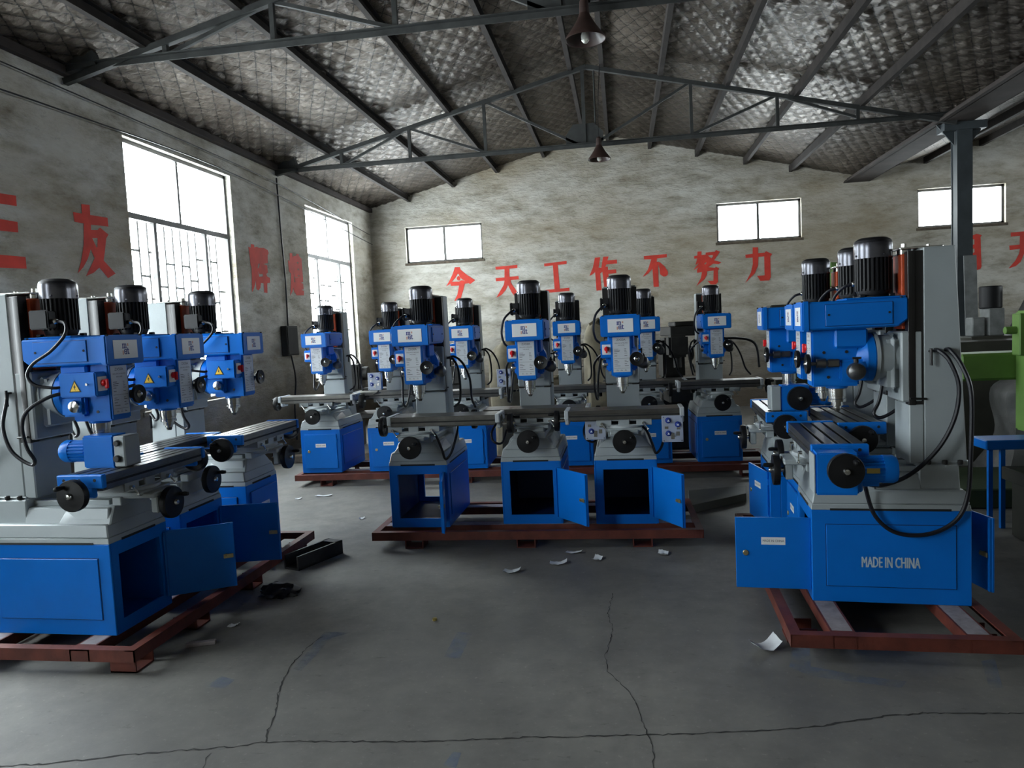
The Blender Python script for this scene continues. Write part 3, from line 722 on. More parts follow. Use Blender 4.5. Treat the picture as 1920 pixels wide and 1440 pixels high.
def f_headbody(mb):
    mb.box(-.077, .077, -.33, -.10, 1.10, 1.40, .008, seg=2)
    mb.lathe([(.05, -.14), (.118, -.075), (.126, -.065), (.126, -.028), (.12, -.0222)], (0, 0, 1.245), 'y', 40)
    mb.box(-.10, .10, -.22, -.06, 1.30, 1.40, .01)
    mb.cyl((0, -.195, 0), 'z', 1.085, 1.11, .055, 24, .004)
    mb.box(.07, .115, -.20, -.06, 1.13, 1.24, .012, seg=2)
    mb.box(-.115, -.07, -.20, -.06, 1.13, 1.24, .012, seg=2)
def f_headbolts(mb):
    for a in (35, 145, 215, 325):
        c, q = math.cos(R(a))*.10, math.sin(R(a))*.10
        mb.cyl((c, 0, 1.245+q), 'y', -.09, -.062, .009, 8)
    for s in (-1, 1):
        for y, z in ((-.27, 1.28), (-.16, 1.28), (-.25, 1.15)):
            mb.cyl((0, y, z), 'x', min(s*.076, s*.080), max(s*.076, s*.080), .008, 10)
def f_specplate(mb):
    mb.box(-.062, .062, -.3322, -.3302, 1.13, 1.388, 0, 0)
    y = -.3328
    mb.text('ZX50A', (0, y, 1.368), .022, mi=1)
    mb.text('DRILLING & MILLING', (0, y, 1.344), .0105, mi=1)
    mb.text('MACHINE', (0, y, 1.328), .0105, mi=1)
    L = []
    for z in (1.300, 1.290, 1.280, 1.268, 1.250, 1.215, 1.205, 1.19, 1.175):
        L += [(-.052, -.052+random.uniform(.02, .055), z, z+.0028), (.022, .022+random.uniform(.012, .03), z, z+.0028)]
    L += [(-.056, .056, 1.232, 1.2335), (-.056, .056, 1.158, 1.1595)]
    mb.rects(L, (0, y, 0), 1, mi=1)
    for x in (-.04, -.01, .02): mb.rects([(x, x+.018, 1.141, 1.143), (x+.003, x+.012, 1.147, 1.1485)], (0, y, 0), 1, mi=1)
def f_quill(mb):
    mb.lathe([(.0, 1.095), (.047, 1.095), (.047, 1.046), (.043, 1.044), (.043, 1.030), (.046, 1.028), (.046, 1.014), (.030, 1.012), (.030, .992), (.022, .990), (.022, .978), (0, .978)][::-1], (0, -.195, 0), 'z', 28)
def f_collet(mb):
    mb.lathe([(.0, .96), (.012, .96), (.017, .97), (.017, .986)], (0, -.195, 0), 'z', 16)
def f_beltbox(mb):
    pr = [(-.37, 1.40), (-.37, 1.545), (.12, 1.545), (.12, 1.435), (.07, 1.40)]
    mb.prism([(a, b) for a, b in pr], 'x', -.14, .14, .008)
    mb.box(-.146, .146, -.383, -.345, 1.395, 1.550, .007, seg=2)
    mb.box(-.125, .125, -.17, .115, 1.545, 1.556, .005)
def f_boxcover(s):
    def f(mb):
        a, b = (.1402, .147) if s > 0 else (-.147, -.1402)
        mb.box(a, b, -.27, .045, 1.418, 1.528, .002)
        c, d = (.140, .1412) if s > 0 else (-.1412, -.140)
        mb.box(c, d, -.2725, .0475, 1.4155, 1.5305, 0, 1)
    return f
def f_boxscrews(mb):
    for s in (-1, 1):
        for y, z in ((-.255, 1.475), (.03, 1.475)): mb.cyl((0, y, z), 'x', min(s*.146, s*.150), max(s*.146, s*.150), .006, 8)
        for y in (-.38, .09): mb.cyl((s*.125, y, 0), 'z', 1.545, 1.553, .006, 8)
def f_logoplate(mb):
    mb.box(-.092, .092, -.3852, -.3835, 1.425, 1.522, 0, 0)
    logo(mb, (0, -.3856, 1.474), .060, (1, 0, 0), 1, 2)
def f_motor(mb):
    n = 26; prof = []
    vs = []; 
    r0, r1 = .078, .089
    pts = []
    for k in range(n):
        a = 2*math.pi*k/n; d = math.pi/n
        for q, rr in ((-.95, r0), (-.42, r0), (-.34, r1), (.34, r1)): pts.append((rr*math.cos(a+q*d), -.01+rr*math.sin(a+q*d)))
    mb.prism(pts, 'z', 1.59, 1.765)
    mb.lathe([(.0, 1.556), (.060, 1.556), (.075, 1.565), (.082, 1.585), (.082, 1.60)], (0, -.01, 0), 'z', 28)
    mb.cyl((0, -.01, 0), 'z', 1.556, 1.562, .088, 28)
    for x, y in ((.07, .06), (-.07, .06), (.07, -.08), (-.07, -.08)): mb.box(x-.014, x+.014, y-.014, y+.014, 1.556, 1.572, .003)
def f_fancap(mb):
    mb.lathe([(.092, 1.757), (.093, 1.80), (.093, 1.828), (.087, 1.848), (.070, 1.860), (.064, 1.862)], (0, -.01, 0), 'z', 36)
    mb.lathe([(.0915, 1.8362), (.0872, 1.8486), (.0702, 1.8606), (.0642, 1.8628), (0, 1.8628)], (0, -.01, 0), 'z', 36, 1)
    for a in range(4):
        c, q = math.cos(R(a*90+20)), math.sin(R(a*90+20)); mb.sphere((c*.093, -.01+q*.093, 1.772), .005, 8)
def f_termbox(mb):
    mb.box(-.135, -.080, -.055, .045, 1.60, 1.69, .006, seg=2); mb.box(-.150, -.134, -.060, .050, 1.595, 1.695, .006, seg=2)
    mb.cyl((-.115, 0, 1.635), 'y', -.075, -.052, .012, 12)
def f_termgland(mb): mb.lathe([(.015, -.072), (.017, -.078), (.013, -.088), (.010, -.09)], (-.115, 0, 1.635), 'y', 12)
def f_switchbox(mb):
    mb.box(-.152, -.062, -.31, -.095, 1.235, 1.362, .006, seg=2)
    mb.box(-.075, -.06, -.28, -.14, 1.25, 1.35, .003)
    mb.box(-.148, -.066, -.313, -.309, 1.24, 1.357, .002)
def f_switchplate(mb): mb.box(-.140, -.074, -.317, -.3125, 1.262, 1.338, .003)
def f_switchknob(mb):
    mb.cyl((-.107, 0, 1.304), 'y', -.336, -.316, .018, 20, .003)
    mb.box(-.114, -.100, -.350, -.330, 1.274, 1.324, .004)
def f_warn(mb):
    x = -.1535
    a = [(-.225, 1.262), (-.155, 1.262), (-.19, 1.325)]
    mb.raw([(x, p, q) for p, q in a], [(0,1,2)], 1)
    c = (-.19, 1.283); mb.raw([(x-.0005, c[0]+(p-c[0])*.78, c[1]+(q-c[1])*.78) for p, q in a], [(0,1,2)], 0)
    mb.raw([(x-.001, -.186, 1.308), (x-.001, -.197, 1.287), (x-.001, -.190, 1.287), (x-.001, -.194, 1.268), (x-.001, -.182, 1.292), (x-.001, -.189, 1.292)], [(0,1,2,3,4,5)], 1)
def f_lampbtn(mb): mb.cyl((0, -.262, 1.30), 'x', -.160, -.151, .007, 10)
def f_smallwheel(mb):
    mb.lathe([(.018, -.358), (.05, -.366), (.052, -.360), (.052, -.350), (.046, -.345), (.02, -.343)], (.11, 0, 1.225), 'y', 28)
def f_smallhub(mb):
    mb.lathe([(0, -.376), (.008, -.375), (.012, -.368), (.020, -.362), (.020, -.355)], (.11, 0, 1.225), 'y', 16)
def f_feedbarrel(mb):
    mb.lathe([(.010, -.345), (.010, -.315), (.024, -.312), (.026, -.27), (.020, -.262), (.012, -.25), (.012, -.21), (0.0, -.21)], (.11, 0, 1.225), 'y', 18)
    mb.box(.08, .125, -.262, -.20, 1.205, 1.245, .006)
def f_capstan(mb):
    mb.lathe([(0, .205), (.020, .203), (.040, .190), (.046, .172), (.044, .150), (.030, .125), (.024, .11)][::-1], (0, -.133, 1.183), 'x', 28)
def f_stub(mb):
    mb.cyl((.165, -.133, 0), 'z', 1.228, 1.245, .012, 10); mb.rod((.165, -.150, 1.25), (.165, -.108, 1.25), .006)
def f_lever(a):
    def f(mb):
        c, q = math.cos(R(a)), math.sin(R(a)); o = Vector((.175, -.133, 1.183))
        mb.rod(o+Vector((0, c*.035, q*.035)), o+Vector((.05, c*.14, q*.14)), .006)
        mb.sphere(o+Vector((.053, c*.148, q*.148)), .014, 10)
    return f
def f_leftboss(mb):
    mb.lathe([(.0, -.150), (.012, -.149), (.030, -.142), (.034, -.128), (.030, -.112), (.030, -.10)], (0, -.16, 1.185), 'x', 24)

# table group, local to its own centre (x along the table, z absolute)
def f_slide(mb):
    mb.box(-.10, .10, -.42, -.02, .688, .716, .005); mb.box(-.13, .13, -.36, -.05, .705, .728, .004)
    mb.box(-.06, .06, -.41, -.37, .60, .705, .006)
def f_swivel(mb):
    mb.cyl((0, -.22, 0), 'z', .727, .745, .145, 40, .003)
def f_saddle(mb):
    for s in (-1, 1):
        mb.box(min(s*.09, s*.20), max(s*.09, s*.20), -.335, -.325, .745, .79, .002)
        mb.box(min(s*.185, s*.20), max(s*.185, s*.20), -.335, -.12, .745, .79, .002)
    mb.box(-.20, .20, -.325, -.12, .777, .79, 0); mb.box(-.04, .04, -.335, -.12, .745, .79, .004)
    mb.box(-.20, .20, -.115, -.105, .745, .79, .002); mb.box(-.13, .13, -.335, -.11, .744, .752, 0)
def f_clamp(x):
    def f(mb):
        mb.cyl((x, 0, .762), 'y', -.355, -.333, .010, 10); mb.rod((x, -.352, .762), (x+.03, -.358, .722), .005); mb.sphere((x+.032, -.358, .718), .008, 8)
    return f
def f_tslots(mb):
    # three T-slots: ribs over a continuous bed
    y0, y1, z0, z1 = -.345, -.105, .79, .862
    mb.box(-.40, .40, y0, y1, z0, z1-.026, .002)
    ys = [y0, y0+.052, y0+.066, y0+.113, y0+.127, y0+.174, y0+.188, y1]
    for a, b in zip(ys[0::2], ys[1::2]): mb.box(-.40, .40, a, b, z1-.027, z1, .0015)
    mb.box(-.38, .38, y0+.04, y1-.04, z0-.012, z0, 0)
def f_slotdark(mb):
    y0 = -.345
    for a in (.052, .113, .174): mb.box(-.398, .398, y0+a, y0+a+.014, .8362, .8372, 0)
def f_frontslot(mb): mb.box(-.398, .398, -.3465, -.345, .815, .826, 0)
def f_endbracket(s):
    def f(mb):
        a, b = (.40, .432) if s > 0 else (-.432, -.40)
        mb.box(a, b, -.352, -.098, .80, .868, .005); mb.box(a, b, -.30, -.17, .752, .81, .008)
        for y in (-.31, -.225, -.14): mb.cyl((0, y, .842), 'x', min(s*.431, s*.4335), max(s*.431, s*.4335), .008, 10, mi=1)
    return f
def wheelprof(r, t=.03):
    return [(.016, -.006), (r*.30, -.002), (r*.55, .004), (r*.80, -.004), (r*.90, -.018), (r*.985, -.020), (r, -.010), (r, .006), (r*.97, .014), (r*.86, .014), (r*.60, .016), (.02, .018)]
def f_wheel(ax, o, r, sgn):
    def f(mb):
        mb.lathe([(a, b*sgn) for a, b in wheelprof(r)], o, ax, 36)
    return f
def f_hub(ax, o, sgn):
    def f(mb): mb.lathe([(a, b*sgn) for a, b in [(.014, -.07), (.014, .016), (.017, .018), (.017, .024), (.012, .034), (0, .036)]], o, ax, 16)
    return f
def f_whandle(ax, o, r, sgn):
    def f(mb):
        pr = [(.006, .012), (.010, .02), (.013, .045), (.010, .065), (0, .07)]
        oo = Vector(o); 
        if ax == 'x': oo += Vector((0, r*.72*.6, r*.72*.8))
        else: oo += Vector((r*.72*.8, 0, r*.72*.6))
        mb.lathe([(a, b*sgn) for a, b in pr], oo, ax, 12)
    return f
def f_pfbox(mb):
    mb.box(.44, .56, -.355, -.17, .655, .85, .008, seg=2); mb.box(.432, .445, -.36, -.165, .66, .83, .003)
    mb.box(.445, .54, -.19, -.15, .665, .74, .008)
def f_pffront(mb): mb.box(.433, .556, -.362, -.3545, .662, .842, .002)
def f_pfmotor(mb):
    n = 22; pts = []
    for k in range(n):
        a = 2*math.pi*k/n; d = math.pi/n
        for q, rr in ((-.95, .056), (-.45, .056), (-.36, .062), (.36, .062)): pts.append((.50+rr*math.cos(a+q*d), .765+rr*math.sin(a+q*d)))
    mb.prism(pts, 'y', -.172, -.06)
    mb.lathe([(.064, -.062), (.064, -.02), (.056, -.004), (.040, 0), (0, 0)], (.50, 0, .765), 'y', 28)
    mb.box(.47, .53, -.15, -.08, .690, .715, .004)
def f_pfplate(mb): mb.box(.5625, .5645, -.140, -.085, .757, .780, 0)
def f_panel(p):
    x, y, z = p
    def f(mb):
        mb.box(x-.07, x+.07, y+.004, y+.075, z-.092, z+.092, .006)
    return f
def f_panelface(p):
    x, y, z = p
    def f(mb):
        mb.box(x-.075, x+.075, y-.002, y+.004, z-.097, z+.097, .003)
        for a in (-.063, .063):
            for b in (-.085, .085): mb.cyl((x+a, 0, z+b), 'y', y-.005, y-.002, .004, 6, mi=1)
        mb.rects([(-.012, .012, -.075, -.03), (.025, .05, -.05, -.02), (-.055, -.03, .0, .018), (.03, .055, -.005, .01)], (x, y-.0025, z), 1, mi=2)
    return f
KN = [(-.03, .062), (.037, .032), (-.03, -.032)]
def f_panelknob(p, k):
    x, y, z = p; a, b = KN[k]
    def f(mb):
        mb.cyl((x+a, 0, z+b), 'y', y-.006, y-.001, .021, 20); mb.cyl((x+a, 0, z+b), 'y', y-.024, y-.006, .014, 16, .003)
        mb.raw([(x+a-.009, y-.0246, z+b-.006), (x+a+.009, y-.0246, z+b-.006), (x+a, y-.0246, z+b+.010)], [(0,1,2)], 1)
    return f
def f_arm(p, x0):
    x, y, z = p
    def f(mb):
        mb.tube([(x0, -.10, .80), (x0+.03, -.06, .80), (x, y+.09, z-.12), (x, y+.07, z-.02)], .009, 8)
    return f
def cab(pts, r=.0085):
    return lambda mb: mb.tube(pts, r, 8, 8)
C_TERM = [(-.115, -.085, 1.635), (-.135, -.15, 1.62), (-.172, -.175, 1.56), (-.19, -.10, 1.48), (-.20, .0, 1.42), (-.20, .04, 1.36), (-.19, .01, 1.31), (-.165, -.07, 1.29), (-.145, -.10, 1.29)]
C_TERMF = [(-.115, -.085, 1.635), (-.135, -.13, 1.62), (-.185, -.17, 1.56), (-.205, -.18, 1.46), (-.19, -.17, 1.38), (-.155, -.17, 1.345)]
C_LOOP = [(-.13, -.11, 1.26), (-.17, -.04, 1.24), (-.215, .045, 1.18), (-.22, .08, 1.10), (-.22, .065, .99), (-.21, .035, .92), (-.20, .065, .895), (-.20, .135, .93), (-.20, .19, .99), (-.19, .225, 1.10), (-.165, .215, 1.22), (-.13, .24, 1.27)]
C_LOOP2 = [(-.13, .33, 1.27), (-.18, .31, 1.24), (-.21, .30, 1.12), (-.20, .27, 1.0), (-.19, .30, .96), (-.17, .35, 1.0), (-.14, .375, .9)]
C_RIGHT = [(.13, .24, 1.275), (.165, .25, 1.27), (.20, .285, 1.22), (.215, .32, 1.10), (.215, .30, .94), (.21, .225, .785), (.20, .10, .655), (.19, -.03, .60), (.20, -.12, .62), (.26, -.18, .68), (.40, -.2, .70)]
C_RIGHT2 = [(.13, .29, 1.275), (.17, .30, 1.27), (.22, .335, 1.19), (.255, .36, 1.06), (.262, .355, .77), (.264, .34, .56), (.266, .285, .44), (.266, .165, .372), (.266, .02, .377), (.266, -.075, .46), (.28, -.12, .60), (.40, -.15, .69)]
C_RF1 = [(.13, .24, 1.275), (.17, .22, 1.27), (.22, .20, 1.20), (.24, .18, 1.05), (.235, .16, .92), (.20, .10, .875)]
C_RF2 = [(.13, .29, 1.275), (.19, .25, 1.28), (.27, .20, 1.22), (.33, .15, 1.10), (.36, .05, .95), (.40, -.02, .88)]
C_SAG = [(.10, -.30, .74), (.16, -.37, .70), (.20, -.38, .60), (.225, -.385, .53), (.27, -.36, .58), (.30, -.30, .70), (.29, -.2, .76)]
C_UNDER = [(-.28, -.15, .76), (-.30, -.30, .70), (-.28, -.36, .64), (-.22, -.33, .62), (-.2, -.2, .70)]

def machine(label, x, y, rz, door=0, rear=None, tx=0., ty=0., feed=False, panel=None, arm=False, knobs=(0,1,2),
            right='front', sag=False, under=False, termf=True, stencil=False, z=.13, group=None, leftwheel=True, rightwheel=True, loop2=False):
    t = thing('milling_machine', label, 'milling machine', (x, y, z), R(rz), group)
    fo, ro = door != 0, rear is not None
    c = part('cabinet', f_cabinet(fo, ro), [BLUE, BLUE if group == GL else DARKBLUE], t, 'cab%d%d%d' % (fo, ro, group == GL))  # inner faces dark blue, plain machine blue in the left row
    for s in (-1, 1): part('side_panel', f_sidepanel(s), [BLUE, DARKBLUE], c, 'sp%d' % s)
    if stencil:
        part('stencilled_lettering', lambda mb: [mb.text('MADE IN CHINA', (CW+.007+k*.0002, k*.0011, .21+(k%2)*.0012), .078, (0, 1, 0), mi=0, sx=.47) for k in (-1.5, -.5, .5, 1.5)], STENCIL, c, label='worn white stencilled lettering MADE IN CHINA')
    d = part('cabinet_door', f_door, BLUE, t, 'door', (.19, CY0-.001, 0), (0, 0, R(door)))
    part('door_lock', f_lock, ZINC, d, 'lock')
    part('door_sticker', f_doorlabel, [WHITE, DARKINK], d, 'dlabel', label='white sticker reading MADE IN CHINA')
    if rear not in (None, 'none'):
        d = part('rear_door', f_door, BLUE, t, 'door', (-.19, CY1+.001, 0), (0, 0, R(180+rear)))
        part('door_lock', f_lock, ZINC, d, 'lock')
    b = part('base_casting', f_casting, GREY, t, 'casting')
    part('drain_slot', f_slot, DARKPAINT, b, 'slot')
    k = part('column', f_column, GREY, t, 'column')
    part('slideway', f_ways, DARKSTEEL, k, 'ways'); part('column_recess', f_recess, ORANGE, k, 'recess', label='orange primed recess between the slideways')
    part('elevating_screw', f_screw, CHROME, k, 'screw'); part('column_bolts', f_colbolt, DARKSTEEL, k, 'cbolts')
    part('head_carriage', f_carriage, GREY, t, 'carriage')
    h = part('drill_head', f_headbody, BLUE, t, 'head')
    part('head_bolts', f_headbolts, DARKSTEEL, h, 'hbolts')
    part('data_plate', f_specplate, [PLATE, DARKINK], h, 'spec', label='silver data plate headed ZX50A')
    part('quill', f_quill, CHROME, h, 'quill'); part('collet', f_collet, STEEL, h, 'collet')
    part('side_boss', f_leftboss, CHROME, h, 'lboss')
    bb = part('belt_housing', f_beltbox, BLUE, t, 'belt')
    for s in (-1, 1): part('side_cover', f_boxcover(s), [BLUE, DARKBLUE], bb, 'bc%d' % s)
    part('cover_screws', f_boxscrews, DARKPAINT, bb, 'bscr')
    part('logo_plate', f_logoplate, [WHITE, INK, PEACH], bb, 'logo', label='white plate with dark blue stacked letters m at')
    m = part('motor', f_motor, BLACK, t, 'motor')
    part('fan_cover', f_fancap, [FANCAP, BLACK], m, 'fancap'); tb = part('terminal_box', f_termbox, BLACK, m, 'term'); part('cable_gland', f_termgland, CHROME, m, 'gland')
    s_ = part('switch_box', f_switchbox, BLUE, t, 'swbox')
    part('switch_plate', f_switchplate, WHITE, s_, 'swplate'); part('switch_knob', f_switchknob, RED, s_, 'swknob', label='red rotary switch knob')
    part('warning_sign', f_warn, [YELLOW, DARKPAINT], s_, 'warn', label='yellow triangular warning sign with a black bolt'); part('indicator_lamp', f_lampbtn, CHROME, s_, 'ilamp')
    q = part('feed_handwheel', f_smallwheel, BAKELITE, t, 'swheel'); part('wheel_hub', f_smallhub, CHROME, q, 'shub'); part('micrometer_barrel', f_feedbarrel, STEEL, q, 'sbarrel')
    cp = part('feed_capstan', f_capstan, HUBSTEEL, t, 'capstan')
    part('lever_stub', f_stub, DARKSTEEL, cp, 'stub')
    # table
    sl = part('cross_slide', f_slide, GREY, t, 'slide', (0, ty, 0))
    part('swivel_ring', f_swivel, BRACKETG, sl, 'swivel')
    sd = part('saddle', f_saddle, GREY, t, 'saddle', (0, ty, 0))
    for cx in (-.16, .14): part('clamp_lever', f_clamp(cx), CHROME, sd, 'cl%.2f' % cx)
    tb = part('work_table', f_tslots, STEEL, t, 'ttop', (tx, ty, 0), label='bare steel T-slotted table')
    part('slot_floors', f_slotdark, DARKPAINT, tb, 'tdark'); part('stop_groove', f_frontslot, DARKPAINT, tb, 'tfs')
    for s in (-1, 1): part('end_bracket', f_endbracket(s), [BLUE if group in (GL, GR) else BRACKETG, DARKPAINT], tb, 'eb%d%d' % (s, group in (GL, GR)))
    if leftwheel:
        o = (-.50, -.24, .782); wv = part('table_handwheel', f_wheel('x', o, .078, -1), BAKELITE, t, 'wl', (tx, ty, 0))
        part('wheel_hub', f_hub('x', o, -1), CHROME, wv, 'whl'); part('wheel_handle', f_whandle('x', o, .078, -1), BAKELITE, wv, 'whhl')
    if rightwheel:
        e = .13 if feed else 0.
        o = (.50+e, -.24, .782); wv = part('table_handwheel', f_wheel('x', o, .078, 1), BAKELITE, t, 'wr%.2f' % e, (tx, ty, 0))
        part('wheel_hub', f_hub('x', o, 1), CHROME, wv, 'whr%.2f' % e); part('wheel_handle', f_whandle('x', o, .078, 1), BAKELITE, wv, 'whhr%.2f' % e)
    o = (0, -.455, .645); wv = part('cross_handwheel', f_wheel('y', o, .085, -1), BAKELITE, t, 'wc', (0, min(0, ty), 0))
    part('wheel_hub', f_hub('y', o, -1), CHROME, wv, 'whc'); part('wheel_handle', f_whandle('y', o, .080, -1), BAKELITE, wv, 'whhc')
    if feed:
        pf = part('power_feed', f_pfbox, BLUE, t, 'pf', (tx, ty, 0)); part('gearbox_cover', f_pffront, GREY, pf, 'pff'); part('feed_motor', f_pfmotor, BLUE, pf, 'pfm'); part('rating_plate', f_pfplate, BRASS, pf, 'pfp', label='small brass rating plate')
    if panel:
        p = part('control_panel', f_panel(panel), BLUE, t); part('panel_face', f_panelface(panel), [PANELF, DARKINK, CHROME], p)
        for kx in knobs: part('rotary_knob', f_panelknob(panel, kx), [KNOBBLUE, WHITE], p)
        if arm: part('panel_arm', f_arm(panel, .40+tx), DARKSTEEL, t)
    part('motor_cable', cab(C_TERMF if termf else C_TERM), RUBBER, t, 'ct%d' % termf)
    part('head_cable', cab(C_LOOP, .0095), RUBBER, t, 'cl')
    if loop2: part('column_cable', cab(C_LOOP2, .0095), RUBBER, t, 'cl2')
    if right == 'side':
        part('feed_cable', cab(C_RIGHT, .0105), RUBBER, t, 'cr'); part('feed_cable', cab(C_RIGHT2, .0105), RUBBER, t, 'cr2')
    elif right == 'front':
        part('feed_cable', cab(C_RF1, .0095), RUBBER, t, 'crf'); part('feed_cable', cab(C_RF2, .0095), RUBBER, t, 'crf2')
    if sag: part('panel_cable', cab(C_SAG, .0095), RUBBER, t, 'csag')
    if under: part('table_cable', cab(C_UNDER, .009), RUBBER, t, 'cund')
    return t
HUBSTEEL = plain('dull_hub_steel', (0.16, 0.16, 0.16, 1), .35, .85, .2)
PANELF = plain('pale_blue_panel_paint', (0.36, 0.40, 0.50, 1), .45, 0, .04)

GM, GB, GL, GR = 'milling machines of the middle row', 'milling machines of the back row', 'milling machines of the left row', 'milling machines of the right row'
# middle row
machine('blue drill-mill at the left end of the middle row, door swung edge-on', -1.585, 5.71, 0, door=102, rear='none', tx=.23, ty=-.09, group=GM, sag=True, loop2=True)
machine('blue drill-mill in the centre of the middle row, cabinet door open', -.725, 5.79, 0, door=130, panel=(.50, -.40, .735), knobs=(2,), tx=.02, ty=.16, group=GM, right=None, under=True)
machine('blue drill-mill at the right end of the middle row with hanging control panel', -.015, 5.77, 0, door=122, panel=(.345, -.45, .715), tx=0, ty=-.09, group=GM, right=None, sag=True, under=True, rightwheel=False)
# back row
BR = 2.2
machine('drill-mill at the far left end of the back row, in front of the barred window', -3.36, 7.99, BR-2, panel=(.64, -.30, .99), arm=True, ty=-.09, group=GB)
machine('drill-mill second from left in the back row, behind the left end of the middle row', -2.60, 8.02, BR, ty=.16, group=GB)
machine('drill-mill third from left in the back row with a tilted knob panel', -1.74, 8.06, BR, panel=(.44, -.30, .97), arm=True, ty=-.11, group=GB)
machine('drill-mill fourth from left in the back row, between the middle and right front machines', -.60, 8.12, BR, panel=(.60, -.30, 1.0), arm=True, ty=-.09, group=GB)
machine('drill-mill fifth from left in the back row, mostly hidden behind its front neighbour', .23, 8.16, BR, ty=.17, group=GB)
machine('drill-mill standing alone at the right end of the back row', .955, 8.20, BR, ty=-.14, group=GB, loop2=True)
# left row, fronts face right
machine('large drill-mill nearest on the left, cut by the picture edge, door open', -3.0, 3.54, 90-1, door=121, tx=.06, ty=-.13, group=GL, termf=False, loop2=True, right=None)
machine('second drill-mill from the viewer in the left row, dark door open', -3.0, 4.13, 90, door=102, tx=.12, ty=.14, group=GL, termf=False, loop2=True, right=None)
machine('farthest drill-mill of the left row, under the tall barred window', -3.0, 4.90, 90, tx=.0, ty=-.13, group=GL, termf=False, loop2=True, right=None)
# right row, fronts face left
machine('large drill-mill nearest on the right with stencilled cabinet and power feed', 1.313, 4.08, -94.6, door=90, rear=17, tx=.10, ty=-.06, feed=True, right='side', stencil=True, group=GR)
machine('middle drill-mill of the right row, squeezed behind the nearest one', 1.375, 4.60, -93, tx=-.12, ty=.17, right=None, group=GR)
machine('farthest drill-mill of the right row beside the dark drilling head', 1.33, 5.29, -93, door=12, tx=.0, ty=-.06, right=None, group=GR)

# loose power feed units lying on tables
def feed_unit(lb, x, y, z, rz):
    t = thing('power_feed_unit', lb, 'power feed', (x, y, z), R(rz), 'loose power feed units')
    part('gear_case', lambda mb: (mb.box(-.06, .06, -.09, .09, 0, .17, .008, seg=2)), BLUE, t, 'fu_case')
    part('gear_cover', lambda mb: (mb.box(-.062, .062, -.155, -.09, .005, .165, .006)), GREY, t, 'fu_cov')
    def k(mb):
        mb.cyl((-.062, -.12, .13), 'x', -.02, 0, .016, 14, .003); mb.cyl((-.062, -.115, .05), 'x', -.02, 0, .018, 14, .003)
    part('selector_knob', k, DARKSTEEL, t, 'fu_knob')
    def m(mb):
        n = 20; pts = []
        for q in range(n):
            a = 2*math.pi*q/n; d = math.pi/n
            for e, rr in ((-.95, .052), (-.45, .052), (-.36, .058), (.36, .058)): pts.append((rr*math.cos(a+e*d), .085+rr*math.sin(a+e*d)))
        mb.prism(pts, 'y', .09, .19); mb.lathe([(.060, .185), (.060, .225), (.052, .24), (0, .242)], (0, 0, .085), 'y', 24)
    part('feed_motor', m, BLUE, t, 'fu_mot')
    return t
feed_unit('blue motor and gear case lying on the nearest left machine table', -2.71, 3.44, .992, 90)
u = feed_unit('blue feed unit with black handwheel on the farthest right machine table', 1.10, 5.02, .992, -90)
o = (.068, -.0, .085)
wv = part('hand_wheel', f_wheel('x', (.085, .02, .085), .078, 1), BAKELITE, u); part('wheel_hub', f_hub('x', (.085, .02, .085), 1), CHROME, wv)

# ------------------------------------------------------------------ steel pallets
def pallet(label, x, y, rz, L, W, feet, rails, plates=()):
    """L along local x, front edge at local y=0"""
    t = thing('steel_pallet', label, 'pallet', (x, y, 0), R(rz), 'red oxide steel pallets')
    part('edge_rail', lambda mb: mb.angle((0, 0, .13), (L, 0, .13), .05, .062, .006, -1), OXIDE, t)
    part('edge_rail', lambda mb: mb.angle((0, W, .13), (L, W, .13), .05, .062, .006, 1), OXIDE, t)
    for xx, sg in ((0, 1), (L, -1)): part('end_rail', lambda mb: mb.angle((xx, 0, .1295), (xx, W, .1295), .05, .062, .006, sg), OXIDE, t)
    for ry in rails:
        def rf(mb):
            mb.box(.0, L, ry-.055, ry+.055, .122, .1298, 0); mb.box(.0, L, ry-.055, ry-.047, .07, .122, 0); mb.box(0, L, ry+.047, ry+.055, .07, .122, 0)
        rr = part('bearer_rail', rf, OXIDE, t)
        part('dusty_board', lambda mb: mb.box(.06, L-.06, ry-.045, ry+.045, .1299, .1304, 0), DUSTY, rr, label='dusty grey strip along the rail')
    for fx in feet:
        for fy in (.02, W-.16):
            def ff(mb):
                mb.box(fx-.07, fx-.062, fy, fy+.14, 0, .07, 0); mb.box(fx+.062, fx+.07, fy, fy+.14, 0, .07, 0); mb.box(fx-.07, fx+.07, fy, fy+.14, 0, .008, 0)
            part('foot', ff, OXIDE, t)
    return t
pallet('red-brown steel pallet under the middle row of machines', -1.93, 5.19, 1.0, 2.45, .95, (.32, 1.17, 2.02), (.24, .80))
pallet('long red-brown steel pallet under the back row of machines', -3.62, 7.47, 2.0, 5.15, .95, (.35, 1.9, 3.5, 4.85), (.26, .80))
pallet('red-brown steel pallet under the left row of machines', -2.42, 3.14, 90, 2.12, 1.05, (.10, .62, 1.25, 1.95), (.30, .88))
pallet('red-brown steel pallet under the right row of machines', .80, 5.68, -92, 2.23, .98, (.2, 1.1, 1.95), (.24, .82))

